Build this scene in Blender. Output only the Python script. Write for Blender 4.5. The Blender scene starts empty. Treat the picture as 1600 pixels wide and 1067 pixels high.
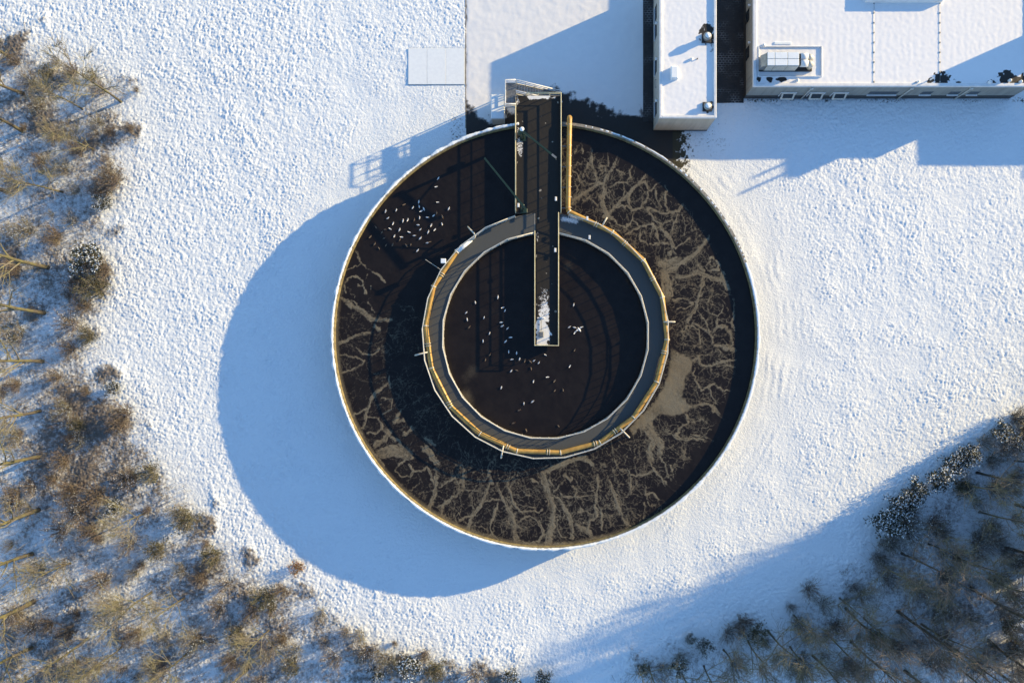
import bpy, math, random
import numpy as np
from mathutils import Vector

# ------------------------------------------------------------------ camera, sky, sun, exposure
SC = bpy.context.scene
COL = SC.collection
H = 84.0            # camera height above the ground (m)
FPX = 1233.0        # focal length in photo pixels
NX, NY = 845.0, 556.0   # nadir in photo pixels
SUN_EL = math.radians(13.8)
SUN_AZ = (0.913, 0.408)  # horizontal direction towards the sun

cam_d = bpy.data.cameras.new('camera')
cam = bpy.data.objects.new('camera', cam_d)
COL.objects.link(cam)
cam.location = (0, 0, H)
cam_d.sensor_width = 36.0
cam_d.sensor_fit = 'HORIZONTAL'
cam_d.lens = 36.0 * FPX / 1600.0
cam_d.shift_x = -(NX - 800.0) / 1600.0
cam_d.shift_y = (NY - 533.5) / 1600.0
cam_d.clip_start = 0.5
cam_d.clip_end = 3000
SC.camera = cam

world = bpy.data.worlds.new('World')
SC.world = world
world.use_nodes = True
wn = world.node_tree.nodes
sky = wn.new('ShaderNodeTexSky')
sky.sky_type = 'NISHITA'
sky.sun_disc = False
sky.sun_elevation = SUN_EL
sky.sun_rotation = math.atan2(SUN_AZ[0], SUN_AZ[1])
sky.altitude = 0
sky.air_density = 1.0
sky.dust_density = 0.0
sky.ozone_density = 3.0
world.node_tree.links.new(sky.outputs[0], wn['Background'].inputs[0])
wn['Background'].inputs[1].default_value = 0.145

sun_d = bpy.data.lights.new('sun', 'SUN')
sun_d.energy = 4.5
sun_d.angle = math.radians(0.5)
sun_d.color = (1.0, 0.735, 0.36)
sun = bpy.data.objects.new('sun', sun_d)
COL.objects.link(sun)
_c = math.cos(SUN_EL)
sun.rotation_euler = Vector((-SUN_AZ[0] * _c, -SUN_AZ[1] * _c, -math.sin(SUN_EL))).to_track_quat('-Z', 'Y').to_euler()
sun.location = (60, 27, 60)

vs = SC.view_settings
vs.view_transform = 'Standard'
vs.look = 'None'
vs.exposure = 1.08
vs.gamma = 1.0
vs.use_curve_mapping = False
SC.cycles.max_bounces = 5
SC.cycles.diffuse_bounces = 3

rnd = random.Random(7)
RS = np.random.RandomState(11)


def P(px, py, z=0.0):
    """ground-plan point of a photo pixel for something that stands at height z"""
    k = (H - z) / FPX
    return ((px - NX) * k, (NY - py) * k, z)


def PXY(px, py, z=0.0):
    p = P(px, py, z)
    return (p[0], p[1])


# ------------------------------------------------------------------ mesh helpers
class MB:
    def __init__(self):
        self.v = []
        self.f = []

    def add(self, vs_, fs_):
        o = len(self.v)
        self.v.extend([tuple(p) for p in vs_])
        self.f.extend([tuple(i + o for i in f) for f in fs_])
        return self

    def box(self, x0, x1, y0, y1, z0, z1, bevel=0.0):
        b = bevel
        if b <= 0:
            self.add([(x0, y0, z0), (x1, y0, z0), (x1, y1, z0), (x0, y1, z0),
                      (x0, y0, z1), (x1, y0, z1), (x1, y1, z1), (x0, y1, z1)],
                     [(3, 2, 1, 0), (4, 5, 6, 7), (0, 1, 5, 4), (1, 2, 6, 5), (2, 3, 7, 6), (3, 0, 4, 7)])
        else:
            vs_ = []
            for (ins, z) in ((0, z0), (0, z1 - b), (b, z1)):
                vs_ += [(x0 + ins, y0 + ins, z), (x1 - ins, y0 + ins, z), (x1 - ins, y1 - ins, z), (x0 + ins, y1 - ins, z)]
            fs_ = [(3, 2, 1, 0), (8, 9, 10, 11)]
            for l in (0, 4):
                for i in range(4):
                    j = (i + 1) % 4
                    fs_.append((l + i, l + j, l + 4 + j, l + 4 + i))
            self.add(vs_, fs_)
        return self

    def obox(self, a, b, w, z0, z1):
        """box along the segment a-b (plan), width w"""
        a = np.array(a[:2], float); b = np.array(b[:2], float)
        d = b - a
        d /= max(np.hypot(*d), 1e-9)
        n = np.array((-d[1], d[0])) * w / 2
        q = [a - n, b - n, b + n, a + n]
        self.add([(p[0], p[1], z0) for p in q] + [(p[0], p[1], z1) for p in q],
                 [(3, 2, 1, 0), (4, 5, 6, 7), (0, 1, 5, 4), (1, 2, 6, 5), (2, 3, 7, 6), (3, 0, 4, 7)])
        return self

    def tube(self, pts, rad, n=8, cap=True, closed=False):
        pts = [Vector(p) for p in pts]
        m = len(pts)
        if not hasattr(rad, '__len__'):
            rad = [rad] * m
        vs_, fs_ = [], []
        up = None
        for i, p in enumerate(pts):
            if closed:
                d0 = (pts[i] - pts[i - 1]).normalized()
                d1 = (pts[(i + 1) % m] - pts[i]).normalized()
            else:
                d0 = (pts[i] - pts[i - 1]).normalized() if i else None
                d1 = (pts[i + 1] - pts[i]).normalized() if i < m - 1 else None
                d0 = d0 or d1
                d1 = d1 or d0
            t = d0 + d1
            t = t.normalized() if t.length > 1e-6 else d1
            if up is None:
                up = Vector((0, 0, 1)) if abs(t.z) < 0.9 else Vector((1, 0, 0))
            u = (up - t * up.dot(t))
            if u.length < 1e-5:
                u = t.orthogonal()
            u.normalize()
            w = t.cross(u)
            up = u
            k = min(1.0 / max(d0.dot(t), 0.5), 1.6)
            for j in range(n):
                a = 2 * math.pi * j / n
                vs_.append(p + (u * math.cos(a) + w * math.sin(a)) * rad[i] * (k if 0 < i < m - 1 or closed else 1))
        L = m if closed else m - 1
        for i in range(L):
            i2 = (i + 1) % m
            for j in range(n):
                j2 = (j + 1) % n
                fs_.append((i * n + j, i * n + j2, i2 * n + j2, i2 * n + j))
        if cap and not closed:
            fs_.append(tuple(range(n - 1, -1, -1)))
            fs_.append(tuple((m - 1) * n + j for j in range(n)))
        self.add(vs_, fs_)
        return self

    def lathe(self, prof, cx=0, cy=0, n=64, a0=0.0, a1=2 * math.pi, closed_prof=True):
        full = abs(a1 - a0 - 2 * math.pi) < 1e-6
        m = n if full else n + 1
        vs_, fs_ = [], []
        k = len(prof)
        for i in range(m):
            a = a0 + (a1 - a0) * i / n
            for (r, z) in prof:
                vs_.append((cx + r * math.cos(a), cy + r * math.sin(a), z))
        for i in range(n):
            i2 = (i + 1) % m
            for j in range(k if closed_prof else k - 1):
                j2 = (j + 1) % k
                fs_.append((i * k + j, i2 * k + j, i2 * k + j2, i * k + j2))
        if not full and closed_prof:
            fs_.append(tuple(range(k)))
            fs_.append(tuple((m - 1) * k + j for j in range(k - 1, -1, -1)))
        self.add(vs_, fs_)
        return self

    def mesh(self, name, mat, smooth=False):
        me = bpy.data.meshes.new(name)
        me.from_pydata(self.v, [], self.f)
        if mat is not None:
            me.materials.append(mat)
        if smooth:
            me.polygons.foreach_set('use_smooth', [True] * len(me.polygons))
        me.update()
        return me

    def build(self, name, mat, parent=None, smooth=False):
        return link(name, self.mesh(name, mat, smooth), parent)


def link(name, data, parent=None):
    o = bpy.data.objects.new(name, data)
    COL.objects.link(o)
    if parent is not None:
        o.parent = parent
        o.location = -Vector(parent_loc(parent))
    return o


def parent_loc(p):
    v = Vector((0, 0, 0))
    while p is not None:
        v = v + p.location
        p = p.parent
    return v


def thing(name, label, cat, loc=(0, 0, 0), group=None):
    o = bpy.data.objects.new(name, None)
    COL.objects.link(o)
    o.location = loc
    return tag(o, label, cat, group)


def tag(o, label, cat, group=None):
    o['label'] = label
    o['category'] = cat
    if group:
        o['group'] = group
    return o


def struct(o):
    o['kind'] = 'structure'
    return o


def grid_mesh(name, X, Y, Z, mat, attrs=None, smooth=True, wrap=False):
    """X, Y, Z arrays (ny, nx)"""
    ny, nx = X.shape
    me = bpy.data.meshes.new(name)
    co = np.stack([X, Y, Z], -1).reshape(-1, 3).astype(np.float32)
    idx = np.arange(ny * nx).reshape(ny, nx)
    if wrap:
        nxt = np.roll(idx, -1, axis=1)
        q = np.stack([idx[:-1], nxt[:-1], nxt[1:], idx[1:]], -1).reshape(-1, 4)
    else:
        q = np.stack([idx[:-1, :-1], idx[:-1, 1:], idx[1:, 1:], idx[1:, :-1]], -1).reshape(-1, 4)
    nf = len(q)
    me.vertices.add(len(co))
    me.vertices.foreach_set('co', co.ravel())
    me.loops.add(nf * 4)
    me.loops.foreach_set('vertex_index', q.ravel().astype(np.int32))
    me.polygons.add(nf)
    me.polygons.foreach_set('loop_start', np.arange(0, nf * 4, 4, dtype=np.int32))
    if smooth:
        me.polygons.foreach_set('use_smooth', np.ones(nf, dtype=bool))
    me.update(calc_edges=True)
    for k, a in (attrs or {}).items():
        at = me.attributes.new(k, 'FLOAT', 'POINT')
        at.data.foreach_set('value', np.ascontiguousarray(a, dtype=np.float32).ravel())
    me.materials.append(mat)
    return me


# ------------------------------------------------------------------ numpy fields
def fft_noise(ny, nx, d, lo, hi, seed, aniso=None):
    """unit-variance noise with wavelengths between lo and hi metres on a grid of step d"""
    r = np.random.RandomState(seed)
    f = np.fft.rfft2(r.randn(ny, nx))
    ky = np.fft.fftfreq(ny, d)[:, None]
    kx = np.fft.rfftfreq(nx, d)[None, :]
    if aniso:
        c, s, st = math.cos(aniso[0]), math.sin(aniso[0]), aniso[1]
        k1 = kx * c + ky * s
        k2 = -kx * s + ky * c
        k = np.sqrt((k1 * st) ** 2 + k2 ** 2)
    else:
        k = np.sqrt(kx ** 2 + ky ** 2)
    k = np.maximum(k, 1e-6)
    lk = np.log(k)
    c = -0.5 * (math.log(lo) + math.log(hi))
    w = max(0.5 * (math.log(hi) - math.log(lo)), 0.1)
    f *= np.exp(-0.5 * ((lk - c) / w) ** 2) / np.sqrt(k)
    n = np.fft.irfft2(f, s=(ny, nx))
    n -= n.mean()
    return n / n.std()


def smooth(a, b, x):
    t = np.clip((x - a) / (b - a), 0, 1)
    return t * t * (3 - 2 * t)


def seg_dist(X, Y, a, b):
    ax, ay = a
    bx, by = b
    dx, dy = bx - ax, by - ay
    l2 = dx * dx + dy * dy + 1e-12
    t = np.clip(((X - ax) * dx + (Y - ay) * dy) / l2, 0, 1)
    return np.hypot(X - ax - t * dx, Y - ay - t * dy)


def sdf(X, Y, poly):
    """signed distance, positive inside"""
    ins = np.zeros(X.shape, bool)
    d = np.full(X.shape, 1e9)
    n = len(poly)
    for i in range(n):
        a, b = poly[i], poly[(i + 1) % n]
        d = np.minimum(d, seg_dist(X, Y, a, b))
        c = ((a[1] > Y) != (b[1] > Y)) & (X < (b[0] - a[0]) * (Y - a[1]) / (b[1] - a[1] + 1e-12) + a[0])
        ins ^= c
    return np.where(ins, d, -d)


def along(pts, step):
    """points every step metres on a polyline, ends included"""
    out = []
    for a, b in zip(pts[:-1], pts[1:]):
        a = np.array(a); b = np.array(b)
        n = max(1, int(round(np.hypot(*(b - a)) / step)))
        out += [a + (b - a) * i / n for i in range(n)]
    return out + [np.array(pts[-1])]


def rect_in(X, Y, x0, x1, y0, y1, s=0.3):
    d = np.minimum(np.minimum(X - x0, x1 - X), np.minimum(Y - y0, y1 - Y))
    return smooth(-s, s, d)


# ------------------------------------------------------------------ materials
class Mat:
    def __init__(self, name):
        self.m = bpy.data.materials.new(name)
        self.m.use_nodes = True
        self.t = self.m.node_tree
        self.b = self.t.nodes['Principled BSDF']

    def n(self, kind, **kw):
        nd = self.t.nodes.new(kind)
        for k, v in kw.items():
            if k.startswith('i_'):
                key = k[2:]
                key = int(key) if key.isdigit() else key.replace('_', ' ')
                nd.inputs[key].default_value = v
            else:
                setattr(nd, k, v)
        return nd

    def l(self, a, b):
        self.t.links.new(a, b)

    def coords(self, kind='Object'):
        return self.n('ShaderNodeTexCoord').outputs[kind]

    def noise(self, scale, detail=4, rough=0.55, co=None, out='Fac'):
        nd = self.n('ShaderNodeTexNoise', i_Scale=scale, i_Detail=detail, i_Roughness=rough)
        self.l(co if co is not None else self.coords(), nd.inputs['Vector'])
        return nd.outputs[out]

    def attr(self, name):
        return self.n('ShaderNodeAttribute', attribute_name=name).outputs['Fac']

    def math(self, op, a, b=None, c=None, clamp=False):
        nd = self.n('ShaderNodeMath', operation=op, use_clamp=clamp)
        for i, x in enumerate((a, b, c)):
            if x is None:
                continue
            if isinstance(x, (int, float)):
                nd.inputs[i].default_value = x
            else:
                self.l(x, nd.inputs[i])
        return nd.outputs[0]

    def ramp(self, x, lo, hi, a=0.0, b=1.0, kind='SMOOTHSTEP'):
        nd = self.n('ShaderNodeMapRange', interpolation_type=kind)
        nd.inputs['From Min'].default_value = lo
        nd.inputs['From Max'].default_value = hi
        nd.inputs['To Min'].default_value = a
        nd.inputs['To Max'].default_value = b
        self.l(x, nd.inputs['Value'])
        return nd.outputs['Result']

    def mix(self, fac, a, b):
        nd = self.n('ShaderNodeMix', data_type='RGBA')
        for key, x in ((0, fac), (6, a), (7, b)):
            if isinstance(x, (int, float)):
                nd.inputs[key].default_value = x
            elif isinstance(x, tuple):
                nd.inputs[key].default_value = (x[0], x[1], x[2], 1)
            else:
                self.l(x, nd.inputs[key])
        return nd.outputs[2]

    def color(self, c):
        if isinstance(c, tuple):
            self.b.inputs['Base Color'].default_value = (c[0], c[1], c[2], 1)
        else:
            self.l(c, self.b.inputs['Base Color'])
        return self

    def set(self, **kw):
        for k, v in kw.items():
            i = self.b.inputs[k.replace('_', ' ')]
            if isinstance(v, (int, float)):
                i.default_value = v
            else:
                self.l(v, i)
        return self

    def bump(self, h, strength=0.5, dist=0.05):
        nd = self.n('ShaderNodeBump')
        nd.inputs['Strength'].default_value = strength
        nd.inputs['Distance'].default_value = dist
        self.l(h, nd.inputs['Height'])
        self.l(nd.outputs[0], self.b.inputs['Normal'])
        return self


def simple(name, c, c2=None, scale=3.0, rough=0.6, metal=0.0, bump=0.0, bscale=20.0, contrast=(0.35, 0.65)):
    m = Mat(name)
    if c2 is None:
        c2 = tuple(x * 0.75 for x in c)
    m.color(m.mix(m.ramp(m.noise(scale, 6, 0.62), *contrast), c, c2))
    m.set(Roughness=rough, Metallic=metal)
    if bump:
        m.bump(m.noise(bscale, 4), bump, 0.02)
    return m.m


SNOW = (0.81, 0.87, 0.91)
SNOW2 = (0.76, 0.82, 0.87)


def ground_mat():
    m = Mat('snowy_ground')
    co = m.coords()
    n1 = m.noise(2.2, 6, 0.65, co)
    n2 = m.noise(9.0, 4, 0.7, co)
    n0 = m.noise(0.45, 4, 0.6, co)
    snow = m.mix(n1, SNOW, SNOW2)
    litter = m.mix(m.ramp(n2, 0.3, 0.7), (0.095, 0.079, 0.068), (0.20, 0.178, 0.155))
    grass = m.mix(n2, (0.022, 0.024, 0.012), (0.05, 0.045, 0.026))
    mixn = m.math('ADD', m.math('MULTIPLY', n1, 0.5), m.math('ADD', m.math('MULTIPLY', n2, 0.45), m.math('MULTIPLY', n0, 0.25)))
    fl = m.ramp(m.math('ADD', mixn, m.math('MULTIPLY', m.attr('litter'), 0.42)), 0.78, 1.02)
    spk = m.math('ADD', m.math('MULTIPLY', m.noise(5.0, 5, 0.75, co), 0.7), m.math('MULTIPLY', n1, 0.3))
    fg = m.ramp(m.math('ADD', spk, m.math('MULTIPLY', m.attr('bare'), 0.5)), 0.71, 0.86)
    m.color(m.mix(fg, m.mix(fl, snow, litter), grass))
    m.set(Roughness=0.75)
    h = m.math('ADD', m.noise(7.0, 5, 0.6, co), m.math('MULTIPLY', n2, 0.6))
    m.bump(h, 0.6, 0.07)
    return m.m


def cover_mat(name, top, top2, under, under2, attr='bare', scale=6.0, k=0.5, lo=0.45, hi=0.6, rough=0.7):
    """snow over a dark surface; the attribute says how much of it has gone"""
    m = Mat(name)
    co = m.coords()
    n = m.noise(scale, 6, 0.7, co)
    n2 = m.noise(scale * 0.25, 4, 0.6, co)
    f = m.ramp(m.math('ADD', m.attr(attr), m.math('MULTIPLY', m.math('SUBTRACT', n, 0.5), k)), lo, hi)
    m.color(m.mix(f, m.mix(n2, top, top2), m.mix(m.noise(scale * 2, 4, 0.6, co), under, under2)))
    m.set(Roughness=rough)
    m.bump(n, 0.15, 0.03)
    return m.m


def paving_mat():
    m = Mat('wet_brick_paving')
    co = m.coords()
    br = m.n('ShaderNodeTexBrick', offset=0.5)
    br.inputs['Scale'].default_value = 1.0
    br.inputs['Brick Width'].default_value = 0.36
    br.inputs['Row Height'].default_value = 0.24
    br.inputs['Mortar Size'].default_value = 0.022
    br.inputs['Color1'].default_value = (0.018, 0.017, 0.017, 1)
    br.inputs['Color2'].default_value = (0.03, 0.028, 0.027, 1)
    m.l(co, br.inputs['Vector'])
    keep = m.ramp(m.noise(0.4, 4, 0.6, co), 0.46, 0.68)
    joint = m.mix(keep, (0.02, 0.02, 0.02), (0.24, 0.26, 0.28))
    m.color(m.mix(br.outputs['Fac'], br.outputs['Color'], joint))
    m.set(Roughness=0.5)
    m.bump(m.math('SUBTRACT', 1.0, br.outputs['Fac']), 0.4, 0.01)
    return m.m


def sludge_mat():
    m = Mat('sludge_water')
    co = m.coords()
    warp = m.n('ShaderNodeVectorMath', operation='ADD')
    sub = m.n('ShaderNodeVectorMath', operation='SUBTRACT')
    sub.inputs[1].default_value = (0.5, 0.5, 0.5)
    m.l(m.noise(0.9, 5, 0.6, co, 'Color'), sub.inputs[0])
    scl = m.n('ShaderNodeVectorMath', operation='SCALE')
    scl.inputs['Scale'].default_value = 1.3
    m.l(sub.outputs[0], scl.inputs[0])
    m.l(co, warp.inputs[0])
    m.l(scl.outputs[0], warp.inputs[1])
    w = warp.outputs[0]

    def veins(scale, width, seed):
        v = m.n('ShaderNodeTexVoronoi', feature='DISTANCE_TO_EDGE', i_Scale=scale)
        v.inputs['Randomness'].default_value = 1.0
        off = m.n('ShaderNodeVectorMath', operation='ADD')
        off.inputs[1].default_value = (seed, seed * 1.7, 0)
        m.l(w, off.inputs[0])
        m.l(off.outputs[0], v.inputs['Vector'])
        return m.ramp(v.outputs['Distance'], 0.0, width, 1.0, 0.0)
    n3 = m.noise(1.1, 4, 0.6, w)
    fine = m.noise(14.0, 4, 0.7, co)
    med = m.noise(4.5, 5, 0.68, w)
    v1 = m.math('MULTIPLY', veins(0.55, 0.05, 3.1), m.ramp(n3, 0.38, 0.6))
    v2 = m.math('MULTIPLY', veins(1.2, 0.06, 9.7), m.ramp(n3, 0.36, 0.6))
    v3 = m.math('MULTIPLY', veins(2.4, 0.09, 5.3), m.ramp(med, 0.40, 0.65))
    vv = m.math('ADD', m.math('MULTIPLY', v1, 0.36), m.math('ADD', m.math('MULTIPLY', v2, 0.36), m.math('MULTIPLY', v3, 0.24)))
    vv = m.math('MULTIPLY', vv, m.attr('zone'))
    foam = m.attr('foam')
    grain = m.math('MULTIPLY', m.math('SUBTRACT', fine, 0.5), 0.9)
    grain = m.math('ADD', grain, m.math('MULTIPLY', m.math('SUBTRACT', med, 0.5), 0.6))
    film = m.math('MULTIPLY', m.ramp(m.noise(0.5, 5, 0.65, w), 0.38, 0.72), m.math('MULTIPLY', m.attr('zone'), 0.20))
    f = m.math('ADD', m.math('ADD', foam, film), vv)
    f = m.ramp(m.math('ADD', f, m.math('MULTIPLY', grain, m.math('ADD', m.math('MULTIPLY', f, 0.8, None, True), 0.10))), 0.14, 0.80, kind='LINEAR')
    water = m.mix(m.ramp(m.noise(0.8, 5, 0.6, co), 0.3, 0.7), (0.0118, 0.0094, 0.0092), (0.0168, 0.0137, 0.0130))
    scum = m.mix(m.ramp(m.noise(0.35, 4, 0.6, co), 0.35, 0.65), (0.172, 0.148, 0.104), (0.19, 0.174, 0.130))
    scum = m.mix(m.ramp(fine, 0.3, 0.62), m.mix(0.6, scum, (0.07, 0.052, 0.034)), scum)
    m.color(m.mix(f, water, scum))
    m.set(Roughness=m.ramp(f, 0, 0.6, 0.22, 0.8))
    m.b.inputs['IOR'].default_value = 1.33
    m.bump(m.math('ADD', m.math('MULTIPLY', f, 0.35), m.math('MULTIPLY', med, 0.25)), 0.2, 0.04)
    return m.m


def wall_mat(name, c, c2):
    m = Mat(name)
    co = m.coords()
    st = m.n('ShaderNodeMapping')
    st.inputs['Scale'].default_value = (2.2, 2.2, 0.25)
    m.l(co, st.inputs['Vector'])
    a = m.ramp(m.noise(1.0, 6, 0.65, st.outputs[0]), 0.35, 0.7)
    m.color(m.mix(a, c, c2))
    m.set(Roughness=0.8)
    m.bump(m.noise(25, 3), 0.15, 0.01)
    return m.m


def attr_color_mat(name, rough=0.85):
    m = Mat(name)
    a = m.n('ShaderNodeAttribute', attribute_name='tint')
    m.color(a.outputs['Color'])
    m.set(Roughness=rough)
    return m.m


def bark_mat(name, c, c2, moss):
    m = Mat(name)
    co = m.coords()
    st = m.n('ShaderNodeMapping')
    st.inputs['Scale'].default_value = (6, 6, 1.0)
    m.l(co, st.inputs['Vector'])
    base = m.mix(m.ramp(m.noise(1.5, 6, 0.7, st.outputs[0]), 0.35, 0.65), c, c2)
    m.color(m.mix(m.ramp(m.noise(0.8, 4, 0.6, co), 0.42, 0.60), base, moss))
    m.set(Roughness=0.9)
    return m.m


def leaf_mat(name, c, c2):
    m = Mat(name)
    m.color(m.mix(m.ramp(m.noise(2.5, 3, 0.6), 0.35, 0.65), c, c2))
    m.set(Roughness=0.8)
    return m.m


M = {}
M['ground'] = ground_mat()
M['driveway'] = cover_mat('driveway_snow', (0.80, 0.81, 0.82), (0.74, 0.755, 0.77), (0.010, 0.010, 0.011), (0.024, 0.023, 0.022), 'bare', 6.0, 0.45, 0.34, 0.80)
M['roofsnow'] = cover_mat('roof_snow', (0.86, 0.87, 0.885), (0.80, 0.815, 0.835), (0.008, 0.008, 0.009), (0.02, 0.02, 0.02), 'bare', 5.0, 0.6, 0.40, 0.62)
M['paving'] = paving_mat()
M['sludge'] = sludge_mat()
M['snow'] = simple('snow', SNOW, SNOW2, 3.0, 0.75, bump=0.25, bscale=9)
M['deck'] = cover_mat('walkway_concrete', (0.80, 0.82, 0.84), (0.6, 0.6, 0.6), (0.050, 0.056, 0.058), (0.075, 0.081, 0.082), 'bare', 9.0, 1.1, 0.40, 0.62, 0.75)
M['bridgedeck'] = cover_mat('bridge_surface', (0.82, 0.84, 0.86), (0.7, 0.71, 0.7), (0.0055, 0.0046, 0.0039), (0.0105, 0.0084, 0.0064), 'bare', 7.0, 1.3, 0.38, 0.55, 0.7)
M['concrete'] = wall_mat('stained_concrete', (0.30, 0.28, 0.24), (0.17, 0.155, 0.12))
M['algae'] = wall_mat('algae_concrete', (0.23, 0.19, 0.085), (0.11, 0.09, 0.045))
M['beige'] = wall_mat('beige_render', (0.46, 0.43, 0.37), (0.37, 0.345, 0.30))
M['panel'] = wall_mat('precast_panel', (0.30, 0.305, 0.28), (0.225, 0.23, 0.215))
M['plinth'] = simple('dark_plinth', (0.045, 0.045, 0.047), (0.03, 0.03, 0.032))
M['whitemetal'] = simple('white_coated_metal', (0.78, 0.79, 0.80), (0.66, 0.68, 0.70), 1.5, 0.4)
M['galv'] = simple('galvanised_rail', (0.60, 0.59, 0.54), (0.46, 0.46, 0.43), 4.0, 0.55, 0.15)
M['sunlitrail'] = simple('sunlit_bridge_rail', (0.58, 0.55, 0.40), (0.44, 0.42, 0.27), 2.0, 0.6, 0.1)  # galvanised steel with the yellow of sunlight put into its colour
M['steel'] = simple('grey_steel', (0.22, 0.23, 0.24), (0.14, 0.15, 0.16), 5.0, 0.5, 0.4)
M['ochre'] = simple('ochre_pipe', (0.46, 0.29, 0.075), (0.34, 0.20, 0.05), 1.6, 0.42, bump=0.05)  # one ochre tone for every pipe section
M['flange'] = simple('pale_flange', (0.62, 0.60, 0.54), (0.5, 0.47, 0.38), 6.0, 0.5)
M['green'] = simple('dark_green_paint', (0.012, 0.040, 0.030), (0.010, 0.028, 0.022), 4.0, 0.45)
M['glass'] = simple('window_glass', (0.02, 0.025, 0.03), (0.03, 0.035, 0.04), 2.0, 0.12)
M['ventdark'] = simple('dark_flashing', (0.02, 0.02, 0.022), (0.035, 0.035, 0.037))
M['ventgrey'] = simple('vent_grey_metal', (0.30, 0.31, 0.31), (0.22, 0.23, 0.23), 3.0, 0.4, 0.4)
M['orange'] = simple('orange_brown_clay', (0.45, 0.20, 0.12), (0.38, 0.17, 0.10))
M['gullwhite'] = simple('gull_white_plumage', (0.82, 0.82, 0.80), (0.72, 0.72, 0.71), 12, 0.7)
M['gullgrey'] = simple('gull_grey_wing', (0.55, 0.56, 0.57), (0.48, 0.49, 0.50), 12, 0.7)
M['gullbrown'] = simple('gull_brown_plumage', (0.16, 0.12, 0.085), (0.10, 0.075, 0.055), 12, 0.7)
M['beak'] = simple('gull_beak_orange', (0.5, 0.22, 0.05))
M['bark'] = bark_mat('mossy_bark', (0.090, 0.080, 0.066), (0.045, 0.039, 0.033), (0.115, 0.110, 0.050))
M['barkshade'] = bark_mat('shaded_bark', (0.055, 0.048, 0.042), (0.035, 0.03, 0.027), (0.075, 0.066, 0.04))  # darker copy of the bark, the right wood's shade put into the colour
M['twig'] = bark_mat('pale_twigs', (0.185, 0.170, 0.145), (0.115, 0.102, 0.086), (0.165, 0.158, 0.09))
M['twigbrown'] = bark_mat('brown_twigs', (0.180, 0.150, 0.130), (0.120, 0.098, 0.086), (0.150, 0.134, 0.104))
M['leafbrown'] = leaf_mat('withered_leaves', (0.098, 0.066, 0.046), (0.058, 0.042, 0.032))
M['leafolive'] = leaf_mat('olive_leaves', (0.082, 0.078, 0.032), (0.046, 0.046, 0.022))
M['leafdark'] = leaf_mat('dark_evergreen_leaves', (0.026, 0.032, 0.015), (0.016, 0.020, 0.011))
M['leaforange'] = leaf_mat('orange_leaves', (0.30, 0.15, 0.045), (0.2, 0.09, 0.03))
M['under'] = attr_color_mat('undergrowth_stems')

# ------------------------------------------------------------------ plan dimensions
TCX, TCY, TR = 0.47, 2.05, 21.9     # tank centre and outer radius
RIM = 3.44
ZW = 2.86                            # sludge level
ZD = 3.45                            # walkway level
B1H, B2H = 4.7, 3.9
B1 = (11.93, 17.67, 23.9, 38.9)      # x0 x1 y0 y1
B2 = (21.57, 49.9, 27.35, 46.0)
DRV = (-7.95, 13.9, 14.0, 62.0)

wood_left = [PXY(*p) for p in [(-420, 30), (0, 42), (60, 62), (130, 100), (200, 128), (216, 150), (214, 200), (200, 285), (178, 330), (182, 420), (160, 520), (172, 600),
             (222, 655), (262, 720), (318, 800), (390, 868), (480, 905), (560, 985), (640, 1020), (760, 1042), (900, 1072), (900, 1420), (-420, 1420)]]
wood_right = [PXY(*p) for p in [(930, 1090), (1000, 1015), (1140, 972), (1230, 952), (1300, 925), (1350, 850), (1440, 772), (1560, 672), (1610, 640), (1760, 575), (2150, 400), (2500, 300), (2500, 1420), (955, 1420)]]


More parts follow.
